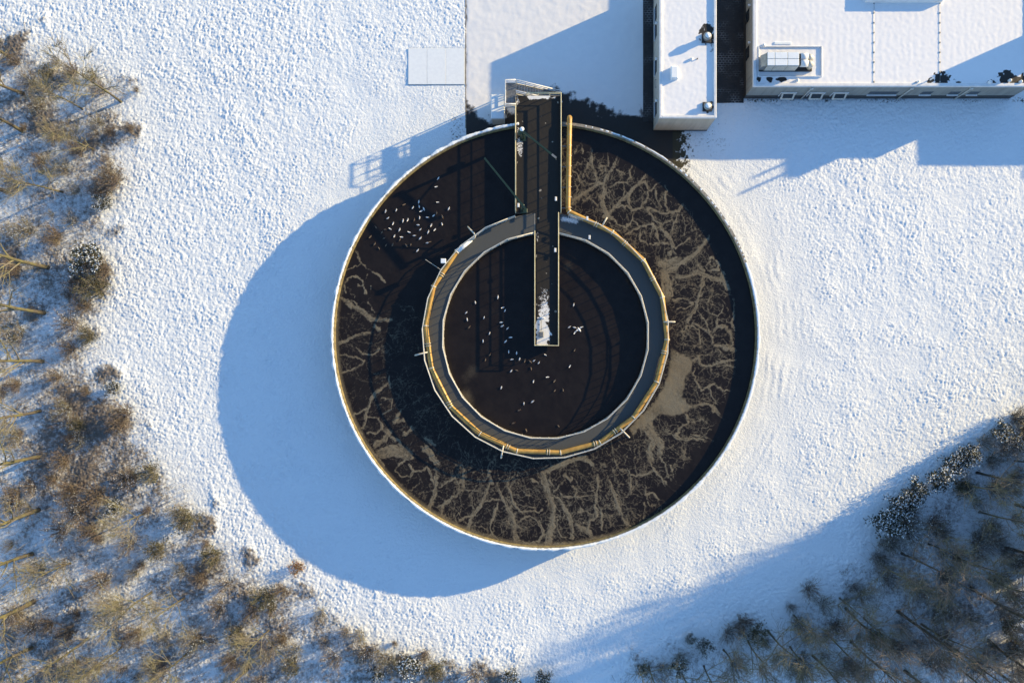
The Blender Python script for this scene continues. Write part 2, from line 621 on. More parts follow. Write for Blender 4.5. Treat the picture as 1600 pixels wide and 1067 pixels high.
# ------------------------------------------------------------------ ground
def build_ground():
    d = 0.1
    xs = np.arange(-58.5, 52.4, d)
    ys = np.arange(-35.6, 38.6, d)
    X, Y = np.meshgrid(xs, ys)
    ny, nx = X.shape
    lump = fft_noise(ny, nx, d, 0.40, 0.80, 1)
    fine = fft_noise(ny, nx, d, 0.22, 0.34, 2)
    big = fft_noise(ny, nx, d, 3, 9, 3)
    huge = fft_noise(ny, nx, d, 14, 30, 4)
    R = np.hypot(X - TCX, Y - TCY)
    amp = 0.0158 + 0.0022 * big + 0.0016 * huge
    amp *= 0.55 + 0.45 * smooth(24.5, 31.0, R)
    # rougher grass to the west and the south-east
    amp *= 1.0 + 0.35 * smooth(-15, -32, X) + 0.25 * smooth(-14, -28, Y)
    amp = np.clip(amp, 0.004, 0.05)
    mid = fft_noise(ny, nx, d, 0.75, 1.5, 5)
    clod = fft_noise(ny, nx, d, 0.24, 0.7, 6, (math.atan2(SUN_AZ[1], SUN_AZ[0]) + 0.2, 0.8))
    grit = np.random.RandomState(8).randn(ny, nx)
    grit = (grit + 0.5 * (np.roll(grit, 1, 0) + np.roll(grit, -1, 0) + np.roll(grit, 1, 1) + np.roll(grit, -1, 1))) / 1.4
    pits = -np.maximum(clod * 0.8 + 0.4 * mid - 1.0, 0) ** 1.2
    far = smooth(25, 37, R)
    Z = amp * ((0.30 + 0.26 * far) * np.tanh(lump) + (0.62 + 0.18 * far) * clod + (0.62 - 0.12 * far) * fine + (0.40 + 0.10 * far) * grit + (0.2 + 0.32 * far) * mid + (0.6 + 0.9 * far) * pits)
    Z += 0.02 * huge + 0.012 * big
    # faint mowing rings round the tank
    ring = np.exp(-((R - 25.6) / 2.4) ** 2) * smooth(-4, 8, X - TCX) * np.clip(0.6 + 0.7 * big, 0, 1.3)
    Z += 0.011 * ring * np.sin((R + 0.12 * big + 0.25 * huge) * 2 * math.pi / 0.95) + 0.0
    wl = sdf(X, Y, wood_left)
    wr = sdf(X, Y, wood_right)
    litter = np.clip(smooth(-1.6, 2.2, wl + 0.9 * big) * (0.70 + 0.08 * huge + 0.08 * big), 0, 1.2)
    litter2 = smooth(-1.6, 2.4, wr + 0.8 * big) * (0.56 + 0.08 * huge)
    litter = np.maximum(litter, litter2)
    Z += 0.05 * litter * big
    bare = np.zeros_like(X)
    # thin snow at the feet of the buildings and along the tank's north-east side
    b1 = rect_in(X, Y, 12.2, 20.6, 20.2, 25.5, 1.5)
    bare = np.maximum(bare, 0.42 * b1 * (0.85 + 0.12 * big))
    bare = np.maximum(bare, 1.25 * smooth(-2.6, 1.0, np.minimum(np.minimum(X - 9.5, 14.5 - X), np.minimum(Y - 18.5, 24.6 - Y)) + 0.35 * mid + 0.25 * clod))
    bare = np.maximum(bare, 0.50 * smooth(1.0, 0.0, np.abs(Y - (B2[2] - 0.15))) * (X > 17) * (0.85 + 0.12 * big))
    bare = np.maximum(bare, 0.24 * rect_in(X, Y, 14, 52, 21.5, 27.5, 1.2))
    nearrim = smooth(1.6, 0.0, np.abs(R - TR - 0.5))
    bare = np.maximum(bare, 0.30 * nearrim * (0.85 + 0.12 * big))
    bare = np.maximum(bare, 0.45 * rect_in(X, Y, -10.0, -7.9, 22.5, 26.0, 0.7))
    bare = np.maximum(bare, 0.17 * smooth(30, 24, R))
    # the snow beneath the paved areas and the buildings lies flat and a little lower
    flat = np.zeros_like(X)
    for r in (DRV, (B1[0] - 1.1, B1[1], B1[2], 60), (17.3, 21.9, 27.2, 60), (B2[0], B2[1], B2[2], 60), PADR):
        flat = np.maximum(flat, rect_in(X, Y, *r, 0.15))
    flat = np.maximum(flat, smooth(TR - 0.1, TR - 0.6, R))
    Z = Z * (1 - flat) - 0.07 * flat
    edge = np.minimum(np.minimum(X - xs[0], xs[-1] - X), np.minimum(Y - ys[0], ys[-1] - Y))
    Z *= smooth(0, 0.6, edge)
    # coarse apron out to the horizon
    ext = np.array([3, 8, 16, 40, 100, 250, 600.0])
    xs2 = np.concatenate([xs[0] - ext[::-1], xs, xs[-1] + ext])
    ys2 = np.concatenate([ys[0] - ext[::-1], ys, ys[-1] + ext])
    k = len(ext)
    X2, Y2 = np.meshgrid(xs2, ys2)
    Z2 = np.zeros_like(X2)
    Z2[k:-k, k:-k] = Z
    L2 = np.clip(np.maximum(smooth(-1, 2, sdf(X2, Y2, wood_left)), smooth(-1, 2, sdf(X2, Y2, wood_right))) * 0.8, 0, 1)
    L2[k:-k, k:-k] = litter
    Bb = np.zeros_like(X2)
    Bb[k:-k, k:-k] = bare
    me = grid_mesh('ground', X2, Y2, Z2, M['ground'], {'litter': L2, 'bare': Bb})
    return struct(link('ground', me))


# concrete pad north-west of the tank
px0, py1 = PXY(638, 133)
px1, py0 = PXY(726, 76)
PADR = (px0, px1, py1, py0)
build_ground()


def build_driveway():
    d = 0.14
    X, Y = np.meshgrid(np.arange(DRV[0], DRV[1] + d, d), np.arange(DRV[2], DRV[3] + d, d))
    ny, nx = X.shape
    n = fft_noise(ny, nx, d, 1.0, 3.5, 21)
    n2 = fft_noise(ny, nx, d, 0.3, 0.8, 22)
    poly = [PXY(*p) for p in [(700, 158), (726, 163), (736, 176), (752, 186), (775, 192), (800, 176), (814, 150), (870, 146), (884, 149), (905, 158), (930, 168), (958, 177),
                              (985, 184), (1006, 181), (1060, 178), (1080, 320), (690, 320)]]
    s = sdf(X, Y, poly)
    bare = smooth(-1.5, 0.9, s + 0.30 * n + 0.10 * n2)
    e = np.minimum(np.abs(X - DRV[0]), 9)
    bare = np.maximum(bare, 0.60 * smooth(0.35, 0.0, e) * (0.75 + 0.3 * n))
    # thin grey at the foot of the stairs
    sx, sy = PXY(885, 148)
    bare = np.maximum(bare, 0.5 * np.exp(-(((X - sx) / 1.8) ** 2 + ((Y - sy) / 0.8) ** 2)))
    Z = 0.012 + 0.006 * n + 0.0025 * n2 - 0.02 * smooth(0.2, 0.0, e)
    me = grid_mesh('driveway', X, Y, Z, M['driveway'], {'bare': bare})
    o = struct(link('driveway', me))
    k = MB()
    x = DRV[0] - 0.10
    y = 24.2
    while y < 60:
        k.box(x, x + 0.095, y, y + 0.98, -0.1, 0.035, 0.012)
        y += 1.0
    kb = k.build('kerb', M['concrete'])
    kb['kind'] = 'structure'


build_driveway()

# tile strip beside the long building and brick lane between the two buildings
o = struct(MB().box(B1[0] - 1.05, B1[0] - 0.0, 24.9, 60, -0.1, 0.035).build('paved_strip', M['paving']))
o = struct(MB().box(B1[1] - 0.02, B2[0] + 0.02, 26.9, 60, -0.1, 0.03).build('brick_lane', M['paving']))

# snow-covered slabs beside the driveway
pad = struct(MB().box(PADR[0], PADR[1], PADR[2], PADR[3], -0.2, 0.0).build('concrete_pad', M['concrete']))
for i in range(3):
    w = (PADR[1] - PADR[0]) / 3
    MB().box(PADR[0] + i * w + 0.012, PADR[0] + (i + 1) * w - 0.012, PADR[2] + 0.03, PADR[3] - 0.03, 0.004, 0.085 + 0.006 * (i % 2), 0.012).build('slab', M['snow'], pad)


# ------------------------------------------------------------------ the round tank
def rim_snow():
    n = 1400
    a = np.linspace(0, 2 * math.pi, n, endpoint=False)
    r = np.random.RandomState(5)

    def per(lo, hi, seed):
        q = np.random.RandomState(seed)
        f = np.fft.rfft(q.randn(n))
        k = np.arange(len(f))
        f *= np.exp(-0.5 * ((k - (lo + hi) / 2) / ((hi - lo) / 2)) ** 2)
        x = np.fft.irfft(f, n)
        return x / x.std()
    w1, w2, w3 = per(15, 110, 1), per(60, 420, 2), per(4, 22, 3)
    deg = np.degrees(a) % 360
    # full on the south and west, thin and broken on the north-east, none at the bridge
    full = np.where((deg > 97) & (deg < 282), 1.0, 1.0)
    full = np.where((deg > 20) & (deg < 82), 0.42, full)
    full = np.where((deg >= 82) & (deg <= 97), 0.0, full)
    half = np.clip(0.13 * full + 0.022 * w1 * full + 0.014 * w2 * full, 0.0, 0.22)
    gap = (full < 0.5) & (w2 + 0.6 * w3 < -0.25)
    half = np.where(gap, 0.0, half)
    hh = np.clip(0.075 * full + 0.012 * w1 * full, 0.0, 0.2) * np.where((deg < 97) | (deg > 290), 0.3, 1.0) * (half > 0.02)
    mid = 21.80 + 0.012 * w1
    prof = [(-1, 0.0), (-0.75, 0.75), (0, 1.0), (0.75, 0.7), (1, 0.0)]
    X = np.stack([TCX + (mid + half * p) * np.cos(a) for p, _ in prof])
    Y = np.stack([TCY + (mid + half * p) * np.sin(a) for p, _ in prof])
    Z = np.stack([RIM + 0.002 + hh * q - (0.05 * (half < 0.02)) for _, q in prof])
    return grid_mesh('rim_snow', X, Y, Z, M['snow'], wrap=True)


tank = thing('settling_tank', 'large round concrete sludge tank sunk in the snowfield, snow on its rim', 'tank', (TCX, TCY, 0))
MB().lathe([(21.62, 0.0), (TR - 0.03, 0.0), (TR - 0.03, RIM - 0.16), (21.62, RIM - 0.16)], TCX, TCY, 220).build('wall', M['concrete'], tank, True)
MB().lathe([(21.62, RIM - 0.158), (TR, RIM - 0.158), (TR, RIM), (21.62, RIM)], TCX, TCY, 220).build('coping', M['concrete'], tank)
MB().lathe([(21.615, 0.5), (21.615, RIM - 0.165), (21.59, RIM - 0.165), (21.55, ZW + 0.02), (21.55, 0.5)], TCX, TCY, 220).build('algae_band', M['algae'], tank, True)
link('snow_cap', rim_snow(), tank)

# ------------------------------------------------------------------ foam, traced strand by strand (zoom coordinates, 5.335 px per photo px)
FOAM = {
 (880, 200): [
  (40, [(465, 220), (430, 300), (385, 370), (345, 440), (335, 540), (320, 620), (340, 700), (380, 740)]),
  (25, [(240, 130), (232, 220), (240, 320), (275, 390), (275, 450), (330, 470)]), (20, [(215, 300), (180, 370), (165, 420)]),
  (45, [(80, 620), (140, 570), (200, 530), (280, 480), (340, 470)]), (25, [(160, 110), (120, 160), (90, 210)]), (15, [(155, 130), (155, 220)]),
  (15, [(380, 190), (370, 270), (375, 320)]), (15, [(300, 310), (345, 330), (350, 390)]), (12, [(140, 430), (200, 470), (270, 465)]),
  (18, [(80, 350), (130, 400), (140, 450)]), (30, [(715, 370), (650, 440), (590, 490), (540, 560), (480, 610), (420, 670), (380, 720)]),
  (15, [(590, 295), (555, 345), (560, 410), (530, 450), (460, 460), (390, 490)]), (14, [(560, 370), (520, 385), (440, 350)]),
  (14, [(500, 470), (515, 530), (490, 590)]), (14, [(350, 500), (375, 590), (400, 640)]),
  (22, [(820, 440), (755, 490), (710, 540), (690, 610), (640, 670), (580, 690), (545, 640), (540, 590), (560, 540), (600, 490), (680, 450), (715, 510)]),
  (18, [(770, 500), (780, 600), (820, 670)]), (18, [(855, 480), (850, 640), (870, 690)]), (40, [(1000, 640), (960, 690), (900, 710), (820, 715), (700, 670)]),
  (20, [(960, 720), (930, 800), (900, 880)]), (14, [(990, 710), (1020, 800), (1015, 900)]),
  (16, [(420, 690), (480, 650), (540, 660), (580, 700), (580, 770), (520, 830), (460, 810), (420, 750)]),
  (22, [(520, 890), (590, 850), (660, 820), (740, 800), (770, 840), (780, 910)]), (18, [(700, 690), (770, 770), (820, 810), (900, 760)]),
  (45, [(810, 820), (860, 900), (900, 930), (910, 1000), (880, 1060)]), (18, [(640, 850), (640, 930), (700, 970), (800, 960), (870, 960)]),
  (18, [(580, 770), (640, 820)]), (20, [(1060, 920), (980, 970), (940, 1000), (910, 1000)]), (20, [(160, 600), (220, 590), (280, 650)]),
  (60, [(360, 730), (330, 640), (310, 560)]), (50, [(330, 740), (420, 750)])],
 (1000, 320): [
  (60, [(580, 260), (530, 330), (460, 410), (380, 460), (300, 520), (220, 560), (180, 620)]), (95, [(160, 480), (240, 490), (320, 460)]),
  (120, [(200, 560), (220, 660), (235, 780)]), (55, [(300, 600), (400, 600), (480, 560), (560, 600), (640, 620), (720, 640)]), (70, [(690, 560), (700, 640), (740, 700)]),
  (40, [(490, 500), (530, 560), (520, 660), (490, 760), (470, 850), (430, 920), (390, 980)]), (25, [(240, 250), (260, 330), (290, 410)]),
  (16, [(130, 340), (200, 320), (240, 330)]), (16, [(130, 180), (140, 250), (160, 310)]), (16, [(600, 440), (560, 500), (560, 550)]),
  (16, [(600, 430), (660, 500), (650, 540), (560, 545)]), (14, [(610, 690), (590, 780), (560, 830), (580, 890), (650, 930), (720, 960), (780, 1000)]),
  (14, [(690, 840), (680, 900), (650, 930)]), (16, [(280, 800), (340, 780), (400, 790), (440, 830)]), (16, [(300, 870), (370, 870), (430, 840)]),
  (24, [(780, 780), (790, 900), (760, 980), (790, 1050)]), (18, [(480, 880), (520, 940), (560, 1000), (580, 1060)]), (16, [(640, 950), (640, 1010)])],
 (1000, 500): [
  (22, [(360, 110), (390, 50), (430, 40), (490, 80), (500, 140), (495, 240)]), (30, [(580, 120), (640, 60), (700, 50), (760, 110), (770, 200), (720, 220), (620, 210)]),
  (35, [(440, 340), (490, 310), (500, 370), (560, 390), (640, 360), (720, 340), (800, 330)]), (16, [(640, 390), (720, 375), (800, 390)]),
  (26, [(460, 400), (440, 460), (480, 540), (510, 590), (570, 560), (620, 540)]), (16, [(570, 570), (600, 640), (630, 690)]), (16, [(620, 540), (700, 590), (770, 590)]),
  (40, [(450, 720), (540, 700), (600, 720), (650, 780), (700, 830)]), (25, [(440, 30), (530, 70), (600, 140), (610, 200)]), (14, [(590, 400), (590, 480)]),
  (22, [(380, 790), (400, 860), (330, 900), (300, 960), (350, 1000), (430, 990)]), (16, [(430, 950), (520, 970), (600, 1000)]), (60, [(20, 900), (80, 950), (160, 1040)]),
  (60, [(690, 240), (790, 250)])],
 (940, 660): [
  (75, [(370, 0), (420, 60), (430, 150), (400, 240), (410, 320)]), (60, [(440, 100), (500, 180), (480, 260)]),
  (22, [(480, 280), (520, 340), (550, 430), (590, 490), (670, 540)]), (24, [(410, 340), (440, 390), (500, 460), (560, 530), (630, 590)]),
  (14, [(500, 460), (540, 560), (570, 620)]), (14, [(580, 360), (590, 430), (630, 510)]), (26, [(60, 480), (100, 580), (140, 690), (170, 790), (230, 870)]),
  (18, [(240, 430), (240, 520), (250, 590)]), (12, [(250, 590), (190, 620)]), (12, [(250, 590), (330, 620)]),
  (18, [(360, 520), (370, 600), (420, 590), (480, 640), (540, 670)]), (14, [(370, 600), (380, 660), (430, 700)]), (12, [(360, 670), (350, 800)]),
  (16, [(150, 400), (220, 400), (240, 440), (380, 430), (440, 400)]), (26, [(540, 70), (640, 140), (740, 120), (850, 150), (940, 150)]),
  (14, [(810, 200), (880, 250)]), (14, [(690, 170), (700, 280), (760, 320), (800, 370)]), (60, [(0, 350), (40, 360)]), (50, [(0, 960), (100, 950), (200, 900)]), (14, [(0, 780), (60, 790), (80, 860)])],
 (770, 680): [
  (75, [(430, 310), (440, 400), (470, 500), (500, 600), (500, 700), (480, 800), (460, 900)]), (60, [(420, 310), (550, 250), (680, 200), (780, 180)]),
  (55, [(150, 890), (300, 925), (450, 925), (600, 910), (700, 920), (900, 860)]), (34, [(30, 400), (80, 520), (130, 620), (180, 700), (185, 800), (180, 880)]),
  (24, [(120, 400), (150, 500), (180, 580), (230, 630), (320, 640), (420, 620)]),
  (24, [(190, 760), (240, 690), (310, 670), (370, 700), (410, 770), (420, 830), (380, 880), (300, 910), (220, 880), (195, 830)]),
  (14, [(180, 390), (250, 470), (330, 520), (390, 530)]), (14, [(200, 580), (280, 590), (350, 600)]), (16, [(300, 360), (380, 400)]),
  (40, [(500, 500), (560, 540), (610, 620), (640, 680), (660, 780), (660, 860)]), (22, [(540, 700), (530, 760), (570, 850), (610, 860)]),
  (22, [(510, 470), (570, 400), (600, 370)]), (20, [(460, 370), (510, 420)]), (16, [(650, 410), (690, 440), (700, 500), (650, 520), (590, 510), (560, 480)]),
  (26, [(830, 280), (870, 320), (880, 420), (860, 500), (860, 600), (870, 680), (810, 710), (800, 780), (840, 860)]), (24, [(870, 560), (900, 640), (910, 720), (900, 790)]),
  (24, [(960, 370), (1000, 470), (1040, 580), (1060, 660)]), (16, [(700, 520), (780, 510), (850, 500)]), (60, [(720, 620), (740, 640)]), (50, [(690, 740), (740, 770), (820, 830)]),
  (40, [(720, 190), (800, 210), (840, 250)]), (36, [(600, 330), (650, 380), (660, 340)]), (22, [(40, 560), (30, 640), (0, 700)])],
 (600, 680): [
  (110, [(40, 110), (150, 130)]), (50, [(300, 100), (360, 140), (400, 200), (460, 240)]), (46, [(430, 290), (440, 400), (420, 500), (390, 580), (370, 620)]),
  (22, [(120, 230), (100, 290), (150, 350), (220, 340), (240, 290), (200, 240)]), (22, [(240, 290), (310, 300), (360, 270), (390, 320), (410, 400)]),
  (12, [(180, 380), (270, 350)]), (12, [(210, 460), (300, 390)]), (22, [(460, 430), (500, 400), (560, 370), (600, 350)]), (20, [(610, 380), (630, 430), (620, 460)]),
  (28, [(660, 440), (600, 500), (540, 540), (500, 580), (480, 650), (500, 700)]), (34, [(670, 290), (660, 360), (660, 430)]), (14, [(680, 450), (760, 460), (830, 480)]),
  (34, [(880, 390), (850, 470), (820, 560), (760, 640), (720, 700), (700, 780)]), (20, [(630, 710), (690, 680), (740, 670)]), (20, [(830, 550), (900, 540), (960, 530)]),
  (20, [(940, 570), (920, 660), (890, 740), (890, 800), (950, 870)]), (46, [(860, 290), (880, 340), (900, 400)]), (28, [(1020, 390), (1050, 480)]),
  (12, [(440, 590), (500, 570), (580, 540), (610, 600), (640, 660)]), (12, [(740, 750), (820, 760), (880, 800)]),
  (36, [(130, 460), (250, 560), (350, 620), (450, 680), (560, 740), (680, 790), (800, 850), (960, 890), (1060, 910)])],
 (510, 540): [
  (22, [(90, 70), (170, 80), (270, 100), (320, 130), (290, 170), (200, 210), (110, 230)]), (18, [(250, 10), (280, 50), (330, 80), (400, 70), (440, 30)]),
  (36, [(520, 310), (460, 350), (400, 410), (360, 470), (330, 590), (310, 690)]), (18, [(450, 440), (550, 440), (540, 530), (480, 570)]), (24, [(210, 580), (280, 560), (330, 520)]),
  (22, [(330, 600), (430, 600), (470, 680), (420, 730), (340, 720)]), (55, [(480, 700), (530, 730), (480, 780), (400, 840)]), (140, [(440, 900), (560, 880), (680, 900)]),
  (36, [(540, 760), (600, 790), (640, 850)]), (36, [(620, 540), (560, 640), (650, 620)]), (46, [(720, 690), (650, 740)]), (66, [(830, 840), (880, 920), (920, 980)]),
  (36, [(830, 770), (900, 830)]), (20, [(520, 250), (530, 350)]), (18, [(600, 1000), (650, 960), (720, 940)]),
  (34, [(150, 450), (200, 580), (260, 700), (330, 820), (410, 920), (480, 1010)])],
 (510, 340): [
  (55, [(90, 650), (150, 690), (220, 740), (300, 780), (360, 840), (440, 850), (540, 860)]), (20, [(160, 640), (150, 560), (190, 500), (260, 490), (300, 530), (310, 570), (330, 640)]),
  (12, [(310, 570), (260, 560)]), (12, [(340, 470), (320, 560)]), (16, [(370, 560), (370, 610)]), (20, [(240, 250), (280, 370), (360, 430), (440, 480), (490, 540)]),
  (16, [(180, 440), (280, 390)]), (16, [(170, 690), (240, 700), (260, 750), (340, 790)]), (14, [(340, 700), (400, 790)]), (14, [(180, 580), (240, 660)]),
  (50, [(400, 900), (440, 940)]), (28, [(370, 960), (250, 980), (190, 1010), (100, 1060)]), (20, [(140, 500), (90, 700), (60, 1000)])],
}
FOAM_PATCH = [((1000, 500), [(255, 225), (320, 270), (410, 310), (440, 350), (420, 440), (380, 470), (370, 560), (355, 640), (400, 690), (450, 720), (400, 760), (330, 790), (250, 800),
               (170, 790), (120, 830), (60, 880), (0, 900), (-60, 960), (-90, 900), (0, 800), (60, 750), (130, 670), (190, 560), (230, 450), (245, 350)], 0.84)]


def build_sludge():
    nr, na = 150, 1750
    r = np.linspace(12.3, 21.64, nr)
    a = np.linspace(0, 2 * math.pi, na, endpoint=False)
    A, R = np.meshgrid(a, r)
    X = TCX + R * np.cos(A)
    Y = TCY + R * np.sin(A)
    # cartesian warp fields, sampled
    g = 0.1
    n = 460
    w1, w2, w3, w4 = [fft_noise(n, n, g, lo, hi, s) for lo, hi, s in ((0.5, 1.4, 31), (0.5, 1.4, 32), (0.25, 0.5, 33), (2.5, 6, 34))]
    ix = np.clip(((X - TCX + 23) / g).astype(int), 0, n - 1)
    iy = np.clip(((Y - TCY + 23) / g).astype(int), 0, n - 1)
    WX = X + 0.05 * w1[iy, ix]
    WY = Y + 0.05 * w2[iy, ix]
    thick = 1.0 + 0.32 * w3[iy, ix]
    foam = np.zeros_like(X)
    rr = np.random.RandomState(91)
    dr, da = r[1] - r[0], 2 * math.pi / na

    def stroke(p0, p1, hw, val, soft):
        """one short piece of foam strand, written into the cells round it"""
        q0 = (p0[0] - TCX, p0[1] - TCY)
        q1 = (p1[0] - TCX, p1[1] - TCY)
        r0, r1 = math.hypot(*q0), math.hypot(*q1)
        t0 = math.atan2(q0[1], q0[0])
        t1 = t0 + (math.atan2(q1[1], q1[0]) - t0 + math.pi) % (2 * math.pi) - math.pi
        pad = hw * 1.3 + soft + 0.2
        i0 = int((min(r0, r1) - pad - r[0]) / dr)
        i1 = int((max(r0, r1) + pad - r[0]) / dr) + 2
        i0, i1 = max(i0, 0), min(i1, nr)
        if i1 <= i0:
            return
        j = np.arange(int((min(t0, t1) - pad / 15) / da), int((max(t0, t1) + pad / 15) / da) + 2) % na
        sl = np.ix_(np.arange(i0, i1), j)
        d = seg_dist(WX[sl], WY[sl], p0, p1)
        f = val * smooth(1.3, 0.25, d / (hw * np.clip(thick[sl], 0.4, 1.7)))
        if soft > 0:
            f = np.maximum(f, 0.22 * val * smooth(1.0, 0.0, d / (hw + soft)))
        foam[sl] = np.maximum(foam[sl], f)

    for (ox, oy), strands in FOAM.items():
        for wpx, pts in strands:
            q = along([PXY(ox + x / 5.335, oy + y / 5.335, ZW) for x, y in pts], 0.35)
            half = max(wpx / 5.335 * (H - ZW) / FPX * 0.40, 0.05)
            n_ = len(q)
            ns = 2 if wpx < 15 else 2 + int(wpx / 6)
            tang = np.gradient(np.array(q), axis=0)
            tang /= np.maximum(np.hypot(tang[:, 0], tang[:, 1]), 1e-6)[:, None]
            nrm = np.stack([-tang[:, 1], tang[:, 0]], 1)
            for k in range(ns):
                off = np.cumsum(rr.randn(n_) * 0.35) * 0.5 + rr.uniform(-1, 1)
                off = np.tanh(off) * half * (0.9 if ns > 1 else 0.35)
                hw = rr.uniform(0.035, 0.065)
                st_ = np.array(q) + nrm * off[:, None]
                val = rr.uniform(0.62, 0.95) if wpx >= 15 else rr.uniform(0.55, 0.75)
                fade = np.clip(0.75 + 0.5 * np.sin(np.arange(n_) * rr.uniform(0.5, 1.3) + rr.uniform(0, 6)) + 0.2 * rr.randn(n_), 0.25, 1.15)
                cut = rr.randint(0, max(1, n_ // 4)) if k else 0
                for i_ in range(cut, n_ - 1):
                    stroke(tuple(st_[i_]), tuple(st_[i_ + 1]), hw, val * fade[i_], 0.10)
            if wpx > 30:
                for i_, (p0, p1) in enumerate(zip(q[:-1], q[1:])):
                    stroke(tuple(p0), tuple(p1), half * rr.uniform(0.6, 1.1), rr.uniform(0.34, 0.52), 0.15)
            elif wpx > 17:
                for p0, p1 in zip(q[:-1], q[1:]):
                    stroke(tuple(p0), tuple(p1), half * rr.uniform(0.5, 1.0), rr.uniform(0.15, 0.34), 0.15)
    # fine drifting threads between them
    for k in range(1900):
        a_ = rr.uniform(0, 2 * math.pi)
        dg = math.degrees(a_)
        if 93 < dg < 172:
            continue
        rad = math.sqrt(rr.uniform(12.6 ** 2, 21.4 ** 2))
        if rad > 18.9 and (dg < 80 or dg > 310):  # threads left out so the right rim's shadow reads darker
            continue
        p = np.array((TCX + rad * math.cos(a_), TCY + rad * math.sin(a_)))
        hd = a_ + rr.uniform(-0.9, 0.9) + (math.pi if rr.rand() < 0.5 else 0)
        curl = rr.randn() * 0.16
        val = rr.uniform(0.15, 0.52) * (0.6 if 172 < dg < 240 else 1)
        for i in range(rr.randint(6, 22)):
            q2 = p + 0.26 * np.array((math.cos(hd), math.sin(hd)))
            stroke(tuple(p), tuple(q2), 0.036, val, 0.0)
            hd += curl + rr.randn() * 0.22
            p = q2
    for (ox, oy), pts, s in FOAM_PATCH:
        q = [PXY(ox + x / 5.335, oy + y / 5.335, ZW) for x, y in pts]
        foam = np.maximum(foam, s * smooth(-0.12, 0.2, sdf(WX, WY, q)) * (0.86 + 0.10 * w4[iy, ix] + 0.05 * w3[iy, ix]))
    # scum drifted against the outer wall on the south and west
    deg = np.degrees(A) % 360
    rimscum = smooth(21.0, 21.5, R) * smooth(150, 185, deg) * smooth(300, 285, deg)
    foam = np.maximum(foam, 0.5 * rimscum)
    zone = np.full_like(X, 0.0)
    quiet = smooth(92, 97, deg) * smooth(176, 160, deg)         # calm water beside the bridge
    zone = (1 - quiet) * (0.72 + 0.2 * w4[iy, ix])
    zone *= np.where((deg > 170) & (deg < 235), 0.55, 1.0)
    rim_shade = smooth(18.8, 19.8, R) * np.where((deg < 82) | (deg > 305), 1.0, 0.0)  # little scum here, thinned further so the colour deepens the rim's shadow
    zone *= 1 - 0.85 * rim_shade
    foam *= 1 - 0.75 * rim_shade * smooth(19.3, 20.0, R)
    quiet2 = smooth(97, 100, deg) * smooth(160, 150, deg)
    foam *= 1 - quiet2
    Z = ZW + 0.018 * foam + 0.003 * w1[iy, ix]
    me = grid_mesh('sludge', X, Y, Z, M['sludge'], {'foam': foam, 'zone': np.clip(zone, 0, 1.3)}, wrap=True)
    struct(link('water', me))
    # inner basin
    nr, na = 70, 420
    r = np.linspace(0.0, 10.66, nr)
    a = np.linspace(0, 2 * math.pi, na, endpoint=False)
    A, R = np.meshgrid(a, r)
    X = TCX + R * np.cos(A)
    Y = TCY + R * np.sin(A)
    ix = np.clip(((X - TCX + 23) / g).astype(int), 0, n - 1)
    iy = np.clip(((Y - TCY + 23) / g).astype(int), 0, n - 1)
    foam = np.zeros_like(X)
    for px, py, rr, s in ((735, 590, 1.6, 0.20), (728, 620, 2.2, 0.22), (722, 420, 1.6, 0.14), (745, 640, 2.0, 0.13), (720, 560, 1.3, 0.14), (890, 410, 1.1, 0.16)):
        x, y = PXY(px, py, ZW)
        foam = np.maximum(foam, s * np.exp(-(((X - x) / rr) ** 2 + ((Y - y) / rr) ** 2)) * (1 + 0.5 * w4[iy, ix]))
    Z = ZW + 0.003 * w1[iy, ix]
    me = grid_mesh('sludge_inner', X, Y, Z, M['sludge'], {'foam': foam, 'zone': np.full_like(X, 0.05)}, wrap=True)
    struct(link('water', me))


build_sludge()

# ------------------------------------------------------------------ ring walkway with its two railings
RI, RO = 10.40, 12.52


def grid_ring(name, r0, r1, z, mat, nr, na, bare):
    r = np.linspace(r0, r1, nr)
    a = np.linspace(0, 2 * math.pi, na, endpoint=False)
    A, R = np.meshgrid(a, r)
    X = TCX + R * np.cos(A)
    Y = TCY + R * np.sin(A)
    return grid_mesh(name, X, Y, np.full_like(X, z), mat, {'bare': bare(X, Y, R)}, wrap=True)


ring = thing('ring_walkway', 'grey concrete ring walkway with white railings round the inner basin', 'walkway', (TCX, TCY, 0))
MB().lathe([(RI, ZD - 0.24), (RO, ZD - 0.24), (RO, ZD - 0.006), (RI, ZD - 0.006)], TCX, TCY, 120).build('deck_slab', M['concrete'], ring)


def ring_bare(X, Y, R):
    b = np.ones_like(X)
    for (q0, q1, w, s) in (((893, 338), (925, 346), 0.55, 0.62), ((925, 346), (962, 360), 0.38, 0.5), ((880, 342), (900, 346), 0.7, 0.62), ((720, 395), (741, 377), 0.35, 0.25)):
        d = seg_dist(X, Y, PXY(*q0, ZD), PXY(*q1, ZD))
        b = np.minimum(b, 1 - s * smooth(w, 0.0, d))
    return b


link('deck', grid_ring('deck', RI + 0.02, RO - 0.02, ZD, M['deck'], 24, 720, ring_bare), ring)
MB().lathe([(RI + 0.03, 0.4), (RI + 0.28, 0.4), (RI + 0.28, ZD - 0.245), (RI + 0.03, ZD - 0.245)], TCX, TCY, 120).build('inner_wall', M['concrete'], ring, True)
MB().lathe([(RO - 0.30, 0.4), (RO - 0.04, 0.4), (RO - 0.04, ZD - 0.245), (RO - 0.30, ZD - 0.245)], TCX, TCY, 120).build('outer_wall', M['concrete'], ring, True)


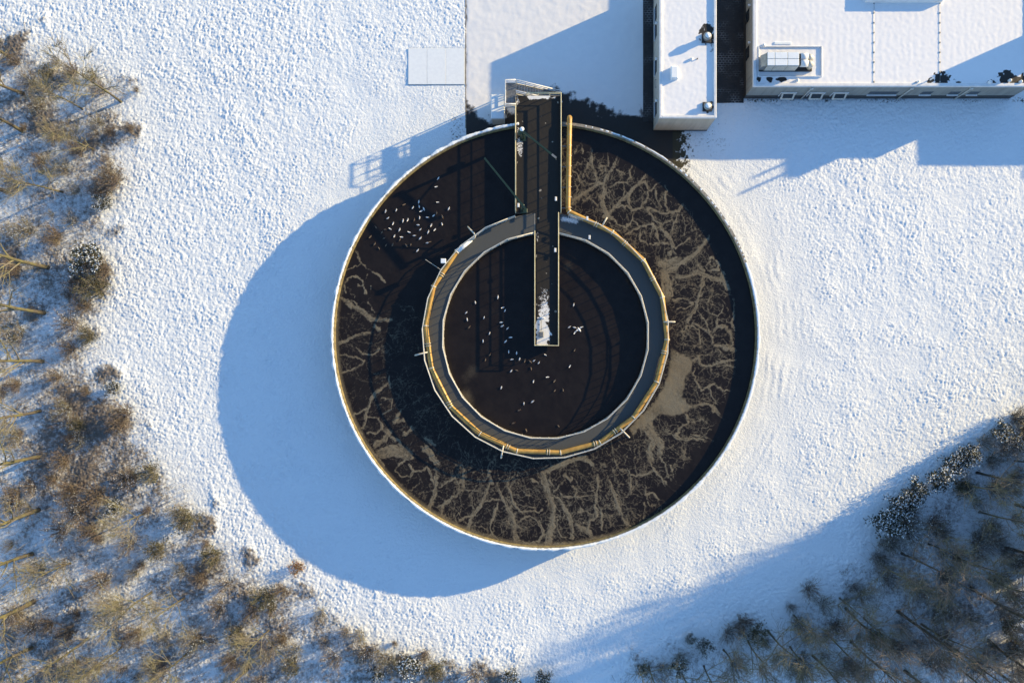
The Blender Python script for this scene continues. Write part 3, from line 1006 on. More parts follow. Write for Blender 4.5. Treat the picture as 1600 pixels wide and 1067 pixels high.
def railing(parent, pts, z0, mat, height=0.95, step=0.95, r=0.036, closed=False, toe=True):
    """top rail, knee rail and toe board as parts, every post a part"""
    MB().tube([(p[0], p[1], z0 + height) for p in pts], r * 1.25, 8).build('top_rail', mat, parent, True)
    MB().tube([(p[0], p[1], z0 + height * 0.52) for p in pts], r * 0.75, 6).build('knee_rail', mat, parent, True)
    if toe:
        t = MB()
        for a, b in zip(pts[:-1], pts[1:]):
            t.obox(a, b, 0.018, z0 + 0.01, z0 + 0.15)
        t.build('toe_board', mat, parent)
    pm = MB().tube([(0, 0, 0), (0, 0, height)], 0.034, 6).box(-0.05, 0.05, -0.05, 0.05, 0.0, 0.015).mesh('post', mat, False)
    for p in along(pts, step):
        o = bpy.data.objects.new('post', pm)
        COL.objects.link(o)
        o.parent = parent
        o.location = Vector((p[0], p[1], z0)) - Vector(parent_loc(parent))


def ring_pts(r, n, gap_l, gap_r):
    """polygon points on radius r from the bridge's east side clockwise round to its west side"""
    a0 = math.acos((gap_r - TCX) / r)
    a1 = math.acos((gap_l - TCX) / r)
    a_start = a0
    a_end = a1 - 2 * math.pi
    pts = []
    for i in range(n + 1):
        a = a_start + (a_end - a_start) * i / n
        pts.append((TCX + r * math.cos(a), TCY + r * math.sin(a)))
    return pts


BX = (-2.61, 2.09)        # main bridge, west and east edges
BIX = (-0.66, 1.83)       # narrow inner bridge
BN, BMID, BS = 26.55, 14.55, 1.02
inner_pts = ring_pts(RI + 0.06, 23, BIX[0], BIX[1])
outer_pts = ring_pts(RO - 0.05, 23, BX[0], 2.85)
r_in = thing('railing', '', 'railing')
for e_name, pts in (('inner_railing', inner_pts), ('outer_railing', outer_pts)):
    e = bpy.data.objects.new(e_name, None)
    COL.objects.link(e)
    e.parent = ring
    e.location = (0, 0, 0)
    railing(e, pts, ZD, M['galv'], 0.95, 0.92)
bpy.data.objects.remove(r_in)

# ------------------------------------------------------------------ access bridge
bridge = thing('access_bridge', 'long dark access bridge reaching from the stairs to the basin centre', 'bridge', (0, BN, 0))


def deck_sheet(name, x0, x1, y0, y1, z, spots, seed):
    d = 0.08
    X, Y = np.meshgrid(np.arange(x0, x1 + 1e-6, (x1 - x0) / round((x1 - x0) / d)), np.arange(y0, y1 + 1e-6, (y1 - y0) / round((y1 - y0) / d)))
    ny, nx = X.shape
    n1 = fft_noise(ny, nx, d, 0.5, 1.5, seed)
    b = np.ones_like(X)
    for (px, py, rx, ry, s) in spots:
        x, y = PXY(px, py, z)
        q = np.sqrt(((X - x) / rx) ** 2 + ((Y - y) / ry) ** 2) + 0.12 * n1
        b = np.minimum(b, 1 - s * smooth(1.15, 0.55, q))
    return link(name, grid_mesh(name, X, Y, np.full_like(X, z) + 0.002 * n1, M['bridgedeck'], {'bare': b}), bridge)


MB().box(BX[0], BX[1], BMID, BN, ZD - 0.3, ZD + 0.015).build('deck_slab', M['concrete'], bridge)
MB().box(BIX[0], BIX[1], BS, BMID, ZD - 0.28, ZD + 0.013).build('inner_slab', M['concrete'], bridge)
deck_sheet('deck', BX[0] + 0.1, BX[1] - 0.1, BMID, BN - 0.05, ZD + 0.020, [(812, 228, 0.45, 1.5, 0.55), (812, 205, 0.5, 0.8, 0.45), (845, 152, 2.0, 0.28, 0.75), (831, 150, 0.7, 0.5, 0.6), (809, 160, 0.25, 0.8, 0.5)], 41)
deck_sheet('inner_deck', BIX[0] + 0.1, BIX[1] - 0.1, BS + 0.06, BMID + 0.001, ZD + 0.018, [(848, 520, 0.85, 1.9, 1.0), (850, 490, 0.7, 1.6, 0.62), (850, 470, 0.6, 1.8, 0.48), (839, 370, 0.25, 0.8, 0.45)], 42)
for x0, x1, y0, y1 in ((BX[0], BX[0] + 0.10, BMID, BN), (BX[1] - 0.10, BX[1], BMID, BN)):
    MB().box(x0, x1, y0, y1, ZD + 0.016, ZD + 0.27, 0.01).build('side_beam', M['concrete'], bridge)
for x0, x1, y0, y1 in ((BIX[0], BIX[0] + 0.09, BS, BMID - 1.9), (BIX[1] - 0.09, BIX[1], BS, BMID - 0.02)):
    MB().box(x0, x1, y0, y1, ZD + 0.014, ZD + 0.25, 0.01).build('side_beam', M['concrete'], bridge)
MB().box(BIX[0] + 0.092, BIX[1] - 0.092, BS - 0.005, BS + 0.06, ZD + 0.014, ZD + 0.2).build('end_beam', M['concrete'], bridge)
cxm = (BIX[0] + BIX[1]) / 2
MB().lathe([(0.0, 0.3), (0.55, 0.3), (0.55, ZD - 0.29), (0.0, ZD - 0.29)], cxm, BS + 1.0, 24).build('centre_column', M['concrete'], bridge, True)
for y in (25.6, 19.0):
    for x in (BX[0] + 0.6, BX[1] - 0.6):
        MB().box(x - 0.2, x + 0.2, y - 0.2, y + 0.2, 0.0, ZD - 0.305).build('support_pillar', M['concrete'], bridge)
for pts, nm in (([(BX[0] + 0.05, BN - 1.3), (BX[0] + 0.05, BMID)], 'west_railing'), ([(BX[0] + 1.2, BN - 0.04), (BX[1] - 0.05, BN - 0.04), (BX[1] - 0.05, BMID)], 'east_railing'),
                ([(BIX[0] + 0.045, BMID - 1.95), (BIX[0] + 0.045, BS + 0.03), (BIX[1] - 0.045, BS + 0.03), (BIX[1] - 0.045, BMID - 0.1)], 'inner_railing')):
    e = bpy.data.objects.new('railing', None)
    COL.objects.link(e)
    e.parent = bridge
    railing(e, pts, ZD + 0.27, M['sunlitrail'], 0.72, 1.25, 0.036, toe=False)

# drive housing on the snowy end of the inner bridge
dh = thing('drive_housing', 'small snow-topped drive housing with a crossbar on the bridge end', 'machine', (P(848, 503, ZD)[0], P(848, 503, ZD)[1], ZD))
x, y, _ = P(846, 523, ZD)
MB().box(x - 0.28, x + 0.22, y - 0.24, y + 0.30, ZD + 0.025, ZD + 0.42, 0.05).build('casing', M['steel'], dh)
x, y, _ = P(845, 497, ZD)
MB().box(x - 0.38, x + 0.38, y - 0.07, y + 0.07, ZD + 0.025, ZD + 0.16, 0.02).build('crossbar', M['whitemetal'], dh)
MB().tube([(x + 0.05, y - 0.05, ZD + 0.10), (x + 0.05, y - 1.35, ZD + 0.10)], 0.035, 6).build('shaft', M['steel'], dh)

# ------------------------------------------------------------------ stairs, landing, cabinet
st = thing('staircase', 'steel staircase with landing and pipe handrails at the bridge head', 'stairs', (0, 27.2, 0))
LX = (-3.62, -2.50)
LY = (25.35, 27.85)
SY = (26.72, 27.82)
MB().box(LX[0], LX[1], LY[0], LY[1], ZD - 0.10, ZD).build('landing', M['steel'], st)
for x in (LX[0] + 0.06, LX[1] - 0.08):
    for y in (LY[0] + 0.06, LY[1] - 0.06):
        MB().box(x - 0.05, x + 0.05, y - 0.05, y + 0.05, 0.0, ZD - 0.102).build('leg', M['steel'], st)
NS = 17
run = 4.75 / NS
for i in range(NS):
    z = ZD - (i + 1) * ZD / (NS + 1)
    x = LX[1] + i * run
    MB().box(x + 0.01, x + 0.27, SY[0] + 0.05, SY[1] - 0.05, z - 0.035, z).build('tread', M['steel'], st)
for y in SY:
    m = MB()
    xa, xb = LX[1] + 0.005, LX[1] + 4.75
    m.add([(xa, y - 0.02, ZD - 0.30), (xa, y + 0.02, ZD - 0.30), (xa, y + 0.02, ZD - 0.05), (xa, y - 0.02, ZD - 0.05),
           (xb, y - 0.02, 0.0), (xb, y + 0.02, 0.0), (xb, y + 0.02, 0.22), (xb, y - 0.02, 0.22)],
          [(0, 1, 2, 3), (7, 6, 5, 4), (0, 4, 5, 1), (1, 5, 6, 2), (2, 6, 7, 3), (3, 7, 4, 0)])
    m.build('stringer', M['steel'], st)
    MB().tube([(xa, y, ZD + 0.98), (xb, y, 1.0)], 0.06, 8).build('handrail', M['whitemetal'], st, True)
    MB().tube([(xa, y, ZD + 0.5), (xb, y, 0.52)], 0.035, 6).build('knee_rail', M['whitemetal'], st, True)
    for i in range(6):
        t = i / 5
        x = xa + 0.03 + (xb - xa - 0.06) * t
        z = ZD * (1 - t)
        MB().tube([(x, y, z + 0.02), (x, y, z + 0.98)], 0.025, 6).build('post', M['galv'], st)
e = bpy.data.objects.new('landing_railing', None)
COL.objects.link(e)
e.parent = st
railing(e, [(LX[1] - 0.02, LY[1] - 0.03), (LX[0] + 0.04, LY[1] - 0.03), (LX[0] + 0.04, LY[0] + 0.03), (LX[1] - 0.02, LY[0] + 0.03)], ZD, M['whitemetal'], 1.0, 0.9, 0.04)

kx0, ky1, _ = P(767, 148, 2.35)
kx1, ky0, _ = P(788.5, 186, 2.35)
kb = thing('equipment_cabinet', 'small white equipment cabinet with snowy roof beside the steel landing', 'cabinet', ((kx0 + kx1) / 2, (ky0 + ky1) / 2, 0))
MB().box(kx0 + 0.07, kx1 - 0.07, ky0 + 0.07, ky1 - 0.07, 0.0, 2.2).build('body', M['whitemetal'], kb)
MB().box(kx0, kx1, ky0, ky1, 2.203, 2.30, 0.02).build('roof', M['whitemetal'], kb)
MB().box(kx0 + 0.04, kx1 - 0.04, ky0 + 0.04, ky1 - 0.04, 2.303, 2.37, 0.04).build('roof_snow', M['snow'], kb)
MB().box(kx0 + 0.06, kx0 + 0.068, ky0 + 0.5, ky0 + 1.4, 0.1, 2.0).build('door', M['steel'], kb)


# ------------------------------------------------------------------ jib cranes
def jib(label, top, tip, snow):
    base = (top[0], top[1], ZD + 0.022)
    t = thing('jib_crane', label, 'crane', base)
    zt = top[2]
    MB().box(base[0] - 0.30, base[0] + 0.30, base[1] - 0.30, base[1] + 0.30, base[2], base[2] + 0.06, 0.01).build('base_plate', M['green'], t)
    MB().tube([(base[0], base[1], base[2] + 0.06), (base[0], base[1], zt)], [0.17, 0.15], 14).build('mast', M['green'], t, True)
    d = Vector((tip[0] - top[0], tip[1] - top[1], 0)).normalized()
    s = Vector((-d.y, d.x, 0))
    b0 = Vector((base[0], base[1], zt - 0.12)) - d * 0.35
    b1 = Vector((tip[0], tip[1], zt - 0.08))
    MB().obox(b0, b1, 0.17, zt - 0.20, zt + 0.03).build('arm', M['green'], t)
    k0 = Vector((base[0], base[1], zt - 1.1))
    k1 = k0.lerp(b1, 0.38)
    k1.z = zt - 0.19
    MB().tube([k0, k1], 0.055, 8).build('brace', M['green'], t)
    w = k0 - d * 0.32
    w.z = ZD + 1.0
    MB().box(w.x - 0.22, w.x + 0.22, w.y - 0.2, w.y + 0.2, w.z, w.z + 0.42, 0.05).build('winch', M['green'], t)
    MB().tube([(b1.x, b1.y, zt - 0.2), (b1.x, b1.y, zt - 0.85)], 0.025, 6).build('hook_cable', M['steel'], t)
    e0 = b1 - d * 0.55
    if snow:
      MB().obox(e0, b1 + d * 0.02, 0.19, zt + 0.032, zt + 0.05).build('end_plate', M['ventgrey'], t)
    if snow:
        m = MB()
        prof = [(0.0, zt + 0.19), (0.12, zt + 0.16), (0.20, zt + 0.10), (0.22, zt + 0.034)]
        m.lathe(prof, base[0] - 0.03, base[1] + 0.12, 16, closed_prof=False).build('snow_cap', M['snow'], t, True)
    return t


jib('dark green jib crane with a snow cap, arm slanting across the bridge', P(816, 204, 6.3), P(869, 247, 6.3), True)
jib('dark green jib crane where bridge meets ring, arm reaching over the left railing', P(817, 321, 6.3), P(757, 247, 6.3), False)

# ------------------------------------------------------------------ ochre pipe
ZP = ZD + 0.34
pipe_px = [(887.5, 327), (889.5, 331), (957, 363), (1005, 406.5), (1035, 464.5), (1042.5, 530.5), (1026, 596.5), (990, 652), (937.5, 691), (876, 707), (808, 704.5), (750, 677.5),
           (704.5, 635.5), (674, 575), (665, 509), (677.5, 447.5), (713.5, 393.5), (737, 375)]
pp = [P(x, y, ZP) for x, y in pipe_px]
pipe = thing('air_pipe', 'ochre yellow pipe running beside the bridge and round the ring walkway', 'pipe', (pp[0][0], pp[0][1], ZD))
xr, yr, _ = P(890, 183, ZP)
MB().tube([(xr, yr + 0.02, 0.0), (xr, yr + 0.02, ZP - 0.30), (xr, yr - 0.10, ZP - 0.06), (xr, yr - 0.34, ZP), (pp[0][0], pp[0][1], ZP)], 0.245, 18, cap=False).build('riser', M['ochre'], pipe, True)
for i in range(1, len(pp) - 2):
    MB().tube([Vector(pp[i]), Vector(pp[i + 1])], 0.235, 18, cap=False).build('pipe_section', M['ochre'], pipe, True)
MB().tube([Vector(pp[0]), Vector(pp[1])], 0.24, 18).build('pipe_section', M['ochre'], pipe, True)
MB().tube([pp[-2], pp[-1]], [0.25, 0.15], 16).build('snowy_end_section', M['snow'], pipe, True)['label'] = 'snow-covered tapering end of the pipe'
for i in range(1, len(pp) - 1):
    MB().lathe([(0.236, -0.035), (0.31, -0.035), (0.31, 0.035), (0.236, 0.035)], 0, 0, 20)
    p = Vector(pp[i])
    a = (Vector(pp[i + 1]) - p).normalized()
    b = (p - Vector(pp[i - 1])).normalized()
    for q, d in ((p - b * 0.0, (a + b).normalized()),):
        MB().tube([q - d * 0.05, q + d * 0.05], 0.275, 20).build('joint_ring', M['flange'], pipe, True)
for i, t in ((1, 0.62), (5, 0.3), (7, 0.55), (9, 0.28), (10, 0.25), (12, 0.1), (13, 0.55), (15, 0.35), (3, 0.5), (8, 0.12), (2, 0.4)):
    q = Vector(pp[i]).lerp(Vector(pp[i + 1]), t)
    d = (Vector(pp[i + 1]) - Vector(pp[i])).normalized()
    for s in (-0.12, 0.12):
        MB().tube([q + d * (s - 0.03), q + d * (s + 0.03)], 0.30, 20).build('flange', M['flange'], pipe, True)
for i in range(9):
    y = yr - 0.8 - i * 1.05
    MB().tube([(xr - 0.01 * i, y - 0.02, ZP), (xr - 0.01 * i, y + 0.02, ZP)], 0.252, 18).build('pipe_band', M['flange'], pipe, True)
    if i % 2 == 0:
        MB().box(BX[1] + 0.004, xr + 0.12, y - 0.05, y + 0.05, ZP - 0.36, ZP - 0.246).build('bracket', M['steel'], pipe)
for i in range(1, len(pp) - 1):
    p = pp[i]
    MB().box(p[0] - 0.14, p[0] + 0.14, p[1] - 0.14, p[1] + 0.14, ZD + 0.004, ZP - 0.20).build('saddle', M['steel'], pipe)
# gooseneck at the snowy end
g = [P(736, 376, ZP + 0.1), P(741.5, 371.5, ZP + 0.3), P(742.5, 367.5, ZP + 0.45), P(739.5, 363.5, ZP + 0.5), P(735, 359, ZP + 0.35), P(731, 354.5, ZP - 0.2)]
MB().tube(g, 0.075, 10).build('gooseneck', M['flange'], pipe, True)
# drop legs reaching over the outer railing
for (x0, y0, x1, y1) in ((669, 550, 649, 555), (787, 695, 783, 715), (968, 668, 983, 683), (1037, 503, 1054, 503), (941, 353, 948, 341), (826, 0, 0, 0)):
    if y0 == 0:
        continue
    a = P(x0, y0, ZP + 0.1)
    b = P(x1, y1, ZP + 0.1)
    m = MB().tube([a, (a[0] + (b[0] - a[0]) * 0.2, a[1] + (b[1] - a[1]) * 0.2, ZP + 0.36), (a[0] + (b[0] - a[0]) * 0.85, a[1] + (b[1] - a[1]) * 0.85, ZP + 0.36), (b[0], b[1], ZP + 0.2), (b[0], b[1], ZW - 0.3)], 0.075, 10)
    m.build('drop_leg', M['flange'], pipe, True)

# control box, lamps and a sampling rod on the railings
x, y, _ = P(693, 408, ZD + 1.1)
cb = thing('control_box', 'small white control box on the outer ring railing below the gooseneck', 'box', (x, y, ZD))
MB().box(x - 0.22, x + 0.22, y - 0.2, y + 0.2, ZD + 0.75, ZD + 1.25, 0.03).build('body', M['whitemetal'], cb)
MB().tube([(x, y, ZD), (x, y, ZD + 0.75)], 0.04, 8).build('stand', M['steel'], cb)
MB().box(x - 0.25, x + 0.25, y - 0.23, y + 0.23, ZD + 1.252, ZD + 1.31, 0.03).build('snow_cap', M['snow'], cb)
for px, py, lab in ((917.5, 341.5, 'small white lamp on the outer railing at the upper right of the ring'), (921, 371, 'small white lamp on the inner ring railing right of the bridge'),
                    (868.5, 311, 'small white lamp on the right side of the wide bridge, above the ring'), (867.5, 391, 'small white lamp on the narrow bridge, just below the ring deck'),
                    (810, 321, 'small white lamp at the foot of the ring-side jib crane')):
    z = ZD + 1.15
    x, y, _ = P(px, py, z)
    t = thing('lamp', lab, 'lamp', (x, y, ZD), 'small walkway lamps')
    MB().tube([(x, y, ZD + 0.02), (x, y, z)], 0.035, 8).build('post', M['steel'], t)
    MB().box(x - 0.10, x + 0.10, y - 0.20, y + 0.20, z, z + 0.10, 0.03).build('head', M['whitemetal'], t)
x0, y0, _ = P(691, 423, ZD + 1)
x1, y1, _ = P(664.5, 405.5, ZD + 1)
tag(MB().tube([(x0, y0, ZD + 0.97), ((x0 + x1) / 2, (y0 + y1) / 2, ZD + 1.03), (x1, y1, ZD + 1.0)], 0.02, 6).build('sampling_rod', M['galv']), 'thin metal rod poking out over the outer ring railing', 'rod')
x, y, _ = P(772, 300, ZW)


# ------------------------------------------------------------------ buildings
def roof_sheet(name, x0, x1, y0, y1, z, parent, spots=(), seed=1, ribs=0.0):
    d = 0.13
    X, Y = np.meshgrid(np.linspace(x0, x1, int((x1 - x0) / d)), np.linspace(y0, y1, int((y1 - y0) / d)))
    ny, nx = X.shape
    n1 = fft_noise(ny, nx, d, 0.35, 1.2, seed)
    b = np.zeros_like(X)
    for (px, py, rx, ry, s) in spots:
        x, y = PXY(px, py, z)
        q = np.sqrt(((X - x) / rx) ** 2 + ((Y - y) / ry) ** 2) + 0.22 * n1
        b = np.maximum(b, s * smooth(1.7, 0.35, q))
    Z = np.full_like(X, z) + 0.004 * n1
    if ribs:
        Z += 0.0028 * np.sign(np.sin(X * 2 * math.pi / ribs)) * smooth(0.55, 0.95, np.abs(np.sin(X * 2 * math.pi / ribs)))
    return link(name, grid_mesh(name, X, Y, Z, M['roofsnow'], {'bare': b}), parent)


def parapet(parent, r, zt, w, top_mat, h=0.3, inner=None):
    x0, x1, y0, y1 = r
    # four wall copings butted end to end
    for nm, (a, b, c, d) in (('west', (x0, x0 + w, y0, y1)), ('east', (x1 - w, x1, y0, y1)), ('south', (x0 + w + 0.002, x1 - w - 0.002, y0, y0 + w)), ('north', (x0 + w + 0.002, x1 - w - 0.002, y1 - w, y1))):
        MB().box(a, b, c, d, zt - h, zt, 0.03).build('parapet', top_mat, parent)


def wall_box(parent, r, zt, mat, ins=0.03):
    x0, x1, y0, y1 = r
    return MB().box(x0 + ins, x1 - ins, y0 + ins, y1 - ins, 0.0, zt).build('wall', mat, parent)


b1 = thing('service_building', 'narrow flat-roofed building with snowy roof and two round roof vents', 'building', ((B1[0] + B1[1]) / 2, (B1[2] + B1[3]) / 2, 0))
wall_box(b1, B1, B1H - 0.31, M['beige'])
MB().box(B1[0] + 0.012, B1[1] - 0.012, B1[2] + 0.012, B1[3] - 0.012, 0.0, 0.32).build('plinth', M['plinth'], b1)
parapet(b1, B1, B1H, 0.26, M['whitemetal'], 0.305)
roof_sheet('roof', B1[0] + 0.255, B1[1] - 0.255, B1[2] + 0.255, B1[3] - 0.255, B1H - 0.20, b1, [(1106, 52, 0.72, 0.95, 1.0), (1107, 166, 0.45, 0.6, 0.9), (1112, 70, 0.25, 1.1, 0.5), (1110, 28, 0.3, 0.7, 0.35)], 61)


def roof_vent(px, py, parent, z, rad, h):
    x, y, _ = P(px, py, z + h)
    v = MB().lathe([(rad * 0.82, z), (rad * 0.82, z + h * 0.6), (rad * 1.0, z + h * 0.62), (rad, z + h * 0.78), (rad * 0.62, z + h * 0.95), (0.001, z + h)], x, y, 24, closed_prof=False).build('roof_vent', M['ventgrey'], parent, True)
    MB().box(x - rad * 1.15, x + rad * 1.15, y - rad * 1.15, y + rad * 1.15, z - 0.05, z + 0.16, 0.02).build('vent_base', M['ventdark'], v)
    MB().lathe([(0.001, z + h + 0.045), (rad * 0.55, z + h + 0.02), (rad * 0.66, z + h * 0.955)], x, y, 20, closed_prof=False).build('vent_snow', M['snow'], v, True)


roof_vent(1106.5, 55, b1, B1H - 0.2, 0.40, 0.95)
roof_vent(1106.5, 165, b1, B1H - 0.2, 0.40, 0.55)
x, y, _ = P(1054, 113, B1H + 0.3)
rh = MB().box(x - 0.36, x + 0.36, y - 0.62, y + 0.62, B1H - 0.2, B1H + 0.25, 0.08).build('roof_hatch', M['whitemetal'], b1)
MB().box(x - 0.34, x + 0.34, y - 0.60, y + 0.60, B1H + 0.252, B1H + 0.34, 0.06).build('hatch_snow', M['snow'], rh)
x, y, _ = P(1081, 92, B1H)
MB().lathe([(0.15, B1H - 0.2), (0.14, B1H - 0.02), (0.001, B1H + 0.04)], x, y, 14, closed_prof=False).build('vent_pipe', M['whitemetal'], b1, True)
x, y, _ = P(1090, 91.5, B1H)
MB().lathe([(0.06, B1H - 0.2), (0.06, B1H - 0.05), (0.001, B1H - 0.03)], x, y, 10, closed_prof=False).build('vent_pipe', M['ventdark'], b1, True)
x = B1[1] + 0.17
y = (NY - 103.5) * (H - 3.0) / FPX
MB().box(B1[1] - 0.025, x + 0.05, y - 0.33, y + 0.33, 2.85, 3.0, 0.02).build('door_canopy', M['orange'], b1)
MB().box(B1[1] - 0.028, B1[1] - 0.005, y - 0.5, y + 0.5, 0.05, 2.2).build('door', M['steel'], b1)
for py in (20, 47, 103, 168):
    y = (NY - py) * (H - 2.2) / FPX
    w = MB().box(B1[0] - 0.005, B1[0] + 0.026, y - 0.75, y + 0.75, 1.3, 2.6).build('window', M['glass'], b1)
    MB().box(B1[0] - 0.08, B1[0] + 0.026, y - 0.82, y + 0.82, 1.22, 1.295).build('sill', M['whitemetal'], w)
for py in (37, 93, 158):
    z = 3.1
    y = (NY - py) * (H - z) / FPX
    MB().box(B1[0] - 0.20, B1[0] + 0.026, y - 0.12, y + 0.12, z, z + 0.18, 0.03).build('wall_lamp', M['whitemetal'], b1)
x, y, _ = P(1021, 133, 2.0)
MB().tube([(B1[0] + 0.02, y - 0.4, 2.4), (B1[0] - 0.12, y - 0.4, 2.4), (B1[0] - 0.12, y + 0.4, 2.4), (B1[0] + 0.02, y + 0.4, 2.4)], 0.03, 6).build('wall_bracket', M['steel'], b1)

b2 = thing('flat_roofed_hall', 'large hall with snowy flat roof and a ventilation unit near its corner', 'building', ((B2[0] + B2[1]) / 2, (B2[2] + B2[3]) / 2, 0))
wall_box(b2, B2, B2H - 0.33, M['panel'])
MB().box(B2[0] + 0.012, B2[1] - 0.012, B2[2] + 0.012, B2[3] - 0.012, 0.0, 0.95).build('plinth', M['plinth'], b2)
parapet(b2, B2, B2H, 0.32, M['whitemetal'], 0.325)
roof_sheet('roof', B2[0] + 0.315, B2[1] - 0.315, B2[2] + 0.315, B2[3] - 0.315, B2H - 0.17, b2,
           [(1471, 125, 0.85, 0.75, 1.0), (1455, 126, 0.45, 0.35, 0.9), (1497, 129, 0.35, 0.2, 0.7), (1432, 129, 0.3, 0.12, 0.6), (1328, 130, 0.4, 0.1, 0.5), (1549, 130, 0.5, 0.35, 0.75),
            (1572, 122, 0.7, 0.8, 1.0), (1588, 127, 0.9, 0.5, 1.0), (1600, 127, 0.8, 0.6, 1.0), (1524, 131, 0.2, 0.15, 0.7),
            (1186, 124, 0.22, 0.28, 0.9), (1202, 124, 0.35, 0.28, 1.0), (1221, 124, 0.6, 0.26, 1.0)], 62, 0.72)
# lightning conductor lines with their small feet
fm = MB().box(-0.075, 0.075, -0.075, 0.075, 0, 0.06, 0.02).mesh('conductor_foot', M['ventgrey'])
zr = B2H - 0.17
for px in (1365.5, 1468.5):
    x = (px - NX) * (H - zr) / FPX
    MB().tube([(x, B2[2] + 0.4, zr + 0.045), (x, B2[3] - 0.4, zr + 0.045)], 0.013, 6).build('conductor_wire', M['ventgrey'], b2)
    for k in range(14):
        o = bpy.data.objects.new('conductor_foot', fm)
        COL.objects.link(o)
        o.parent = b2
        y = (NY - (128.5 - 15.4 * k)) * (H - zr) / FPX
        if y > B2[3] - 0.5:
            COL.objects.unlink(o)
            bpy.data.objects.remove(o)
            continue
        o.location = Vector((x, y, zr - 0.005)) - b2.location
xa = (1355 - NX) * (H - 4.3) / FPX
xb = (1474 - NX) * (H - 4.3) / FPX
yb = (NY - 1.5) * (H - 4.3) / FPX
rl = MB().box(xa, xb, yb, B2[3] - 0.8, zr - 0.02, 4.25, 0.05).build('rooflight', M['whitemetal'], b2)
MB().box(xa + 0.05, xb - 0.05, yb + 0.05, B2[3] - 0.85, 4.252, 4.30, 0.03).build('rooflight_snow', M['snow'], rl)
# small roof pipes
for px, py, r_, h_ in ((1194, 70, 0.16, 0.25), (1247, 125, 0.15, 0.25), (1436, 127, 0.12, 0.35), (1549, 128, 0.20, 0.4), (1580, 125, 0.16, 0.35), (1597, 127, 0.16, 0.35), (1458, 122, 0.07, 0.6)):
    x, y, _ = P(px, py, zr + h_)
    MB().lathe([(r_, zr - 0.02), (r_, zr + h_ * 0.7), (r_ * 0.6, zr + h_ * 0.95), (0.001, zr + h_)], x, y, 14, closed_prof=False).build('roof_pipe', M['whitemetal'], b2, True)
# windows of the south front
YF = B2[2] + 0.03
for px in (1231, 1275.5, 1312):
    x = (px - NX) * (H - 1.6) / FPX
    w = MB().box(x - 0.75, x + 0.75, YF - 0.028, YF + 0.01, 0.98, 2.0).build('window', M['glass'], b2)
    f = MB()
    f.box(x - 0.82, x + 0.82, YF - 0.10, YF - 0.03, 2.0, 2.08).box(x - 0.82, x - 0.755, YF - 0.10, YF - 0.03, 0.90, 1.998).box(x + 0.755, x + 0.82, YF - 0.10, YF - 0.03, 0.90, 1.998)
    f.build('frame', M['whitemetal'], w)
    def slab(x0, x1, t0, t1, lift):
        """a piece of the sash, which hangs tilted outwards from its top edge"""
        q = []
        for dz in (0.0, lift):
            for xx, t in ((x0, t0), (x1, t0), (x1, t1), (x0, t1)):
                q.append((xx, YF - 0.04 - 0.42 * t - dz, 1.95 - 0.85 * t + dz * 0.5))
        return q, [(0, 1, 2, 3), (7, 6, 5, 4), (0, 4, 5, 1), (1, 5, 6, 2), (2, 6, 7, 3), (3, 7, 4, 0)]
    sash = MB()
    for piece in ((x - 0.7, x - 0.52, 0, 1), (x + 0.52, x + 0.7, 0, 1), (x - 0.518, x + 0.518, 0, 0.14), (x - 0.518, x + 0.518, 0.80, 1)):
        sash.add(*slab(*piece, 0.05))
    sash.build('tilted_sash', M['galv'], w)
    MB().add(*slab(x - 0.517, x + 0.517, 0.142, 0.798, 0.02)).build('pane', M['glass'], w)
for pxa, pxb in ((1358, 1403), (1440, 1457), (1484, 1500), (1514, 1530)):
    xa = (pxa - NX) * (H - 1.8) / FPX
    xb = (pxb - NX) * (H - 1.8) / FPX
    w = MB().box(xa, xb, YF - 0.006, YF + 0.02, 1.35, 2.15).build('window', M['glass'], b2)
    MB().box(xa - 0.05, xb + 0.05, YF - 0.16, YF - 0.008, 1.24, 1.345).build('sill', M['whitemetal'], w)
for px in (1270.8, 1428.6, 1522):
    x = (px - NX) * (H - B2H) / FPX
    MB().tube([(x, YF - 0.10, B2H - 0.34), (x, YF - 0.10, 0.0)], 0.07, 10).build('drainpipe', M['galv'], b2, True)
    MB().box(x - 0.16, x + 0.16, YF - 0.2, YF - 0.035, B2H - 0.58, B2H - 0.345, 0.02).build('rainwater_head', M['galv'], b2)
for py in (20, 78):
    y = (NY - py) * (H - 2.6) / FPX
    MB().box(B2[0] - 0.02, B2[0] + 0.026, y - 0.6, y + 0.6, 0.96, 2.3).build('door', M['glass'], b2)
    MB().box(B2[0] - 0.22, B2[0] + 0.026, y + 0.62, y + 0.8, 2.6, 2.8, 0.03).build('wall_lamp', M['whitemetal'], b2)

# ventilation unit on the hall roof
ux0, uy1, _ = P(1199, 81.5, 5.4)
ux1, uy0, _ = P(1249, 103, 5.4)
zu = zr + 0.25
ac = thing('ventilation_unit', 'long grey ventilation unit with two ducts on the hall roof', 'ventilation unit', ((ux0 + ux1) / 2, (uy0 + uy1) / 2, zr))
fx0, fy1, _ = P(1184.5, 73, zr)
fx1, fy0, _ = P(1284, 121, zr)
for (a, b, c, d) in ((fx0, fx0 + 0.10, fy0, fy1), (fx1 - 0.10, fx1, fy0, fy1), (fx0 + 0.102, fx1 - 0.102, fy0, fy0 + 0.10), (fx0 + 0.102, fx1 - 0.102, fy1 - 0.10, fy1)):
    MB().box(a, b, c, d, zr - 0.02, zr + 0.14, 0.02).build('base_kerb', M['whitemetal'], ac)
MB().box(ux0 - 0.45, ux1 + 1.75, uy0 - 0.02, uy1 + 0.02, zr + 0.02, zu, 0.02).build('support_frame', M['ventdark'], ac)
ztop = 5.4
body = MB().box(ux0, ux1, uy0, uy1, zu + 0.003, ztop - 0.06).build('casing', M['panel'], ac)
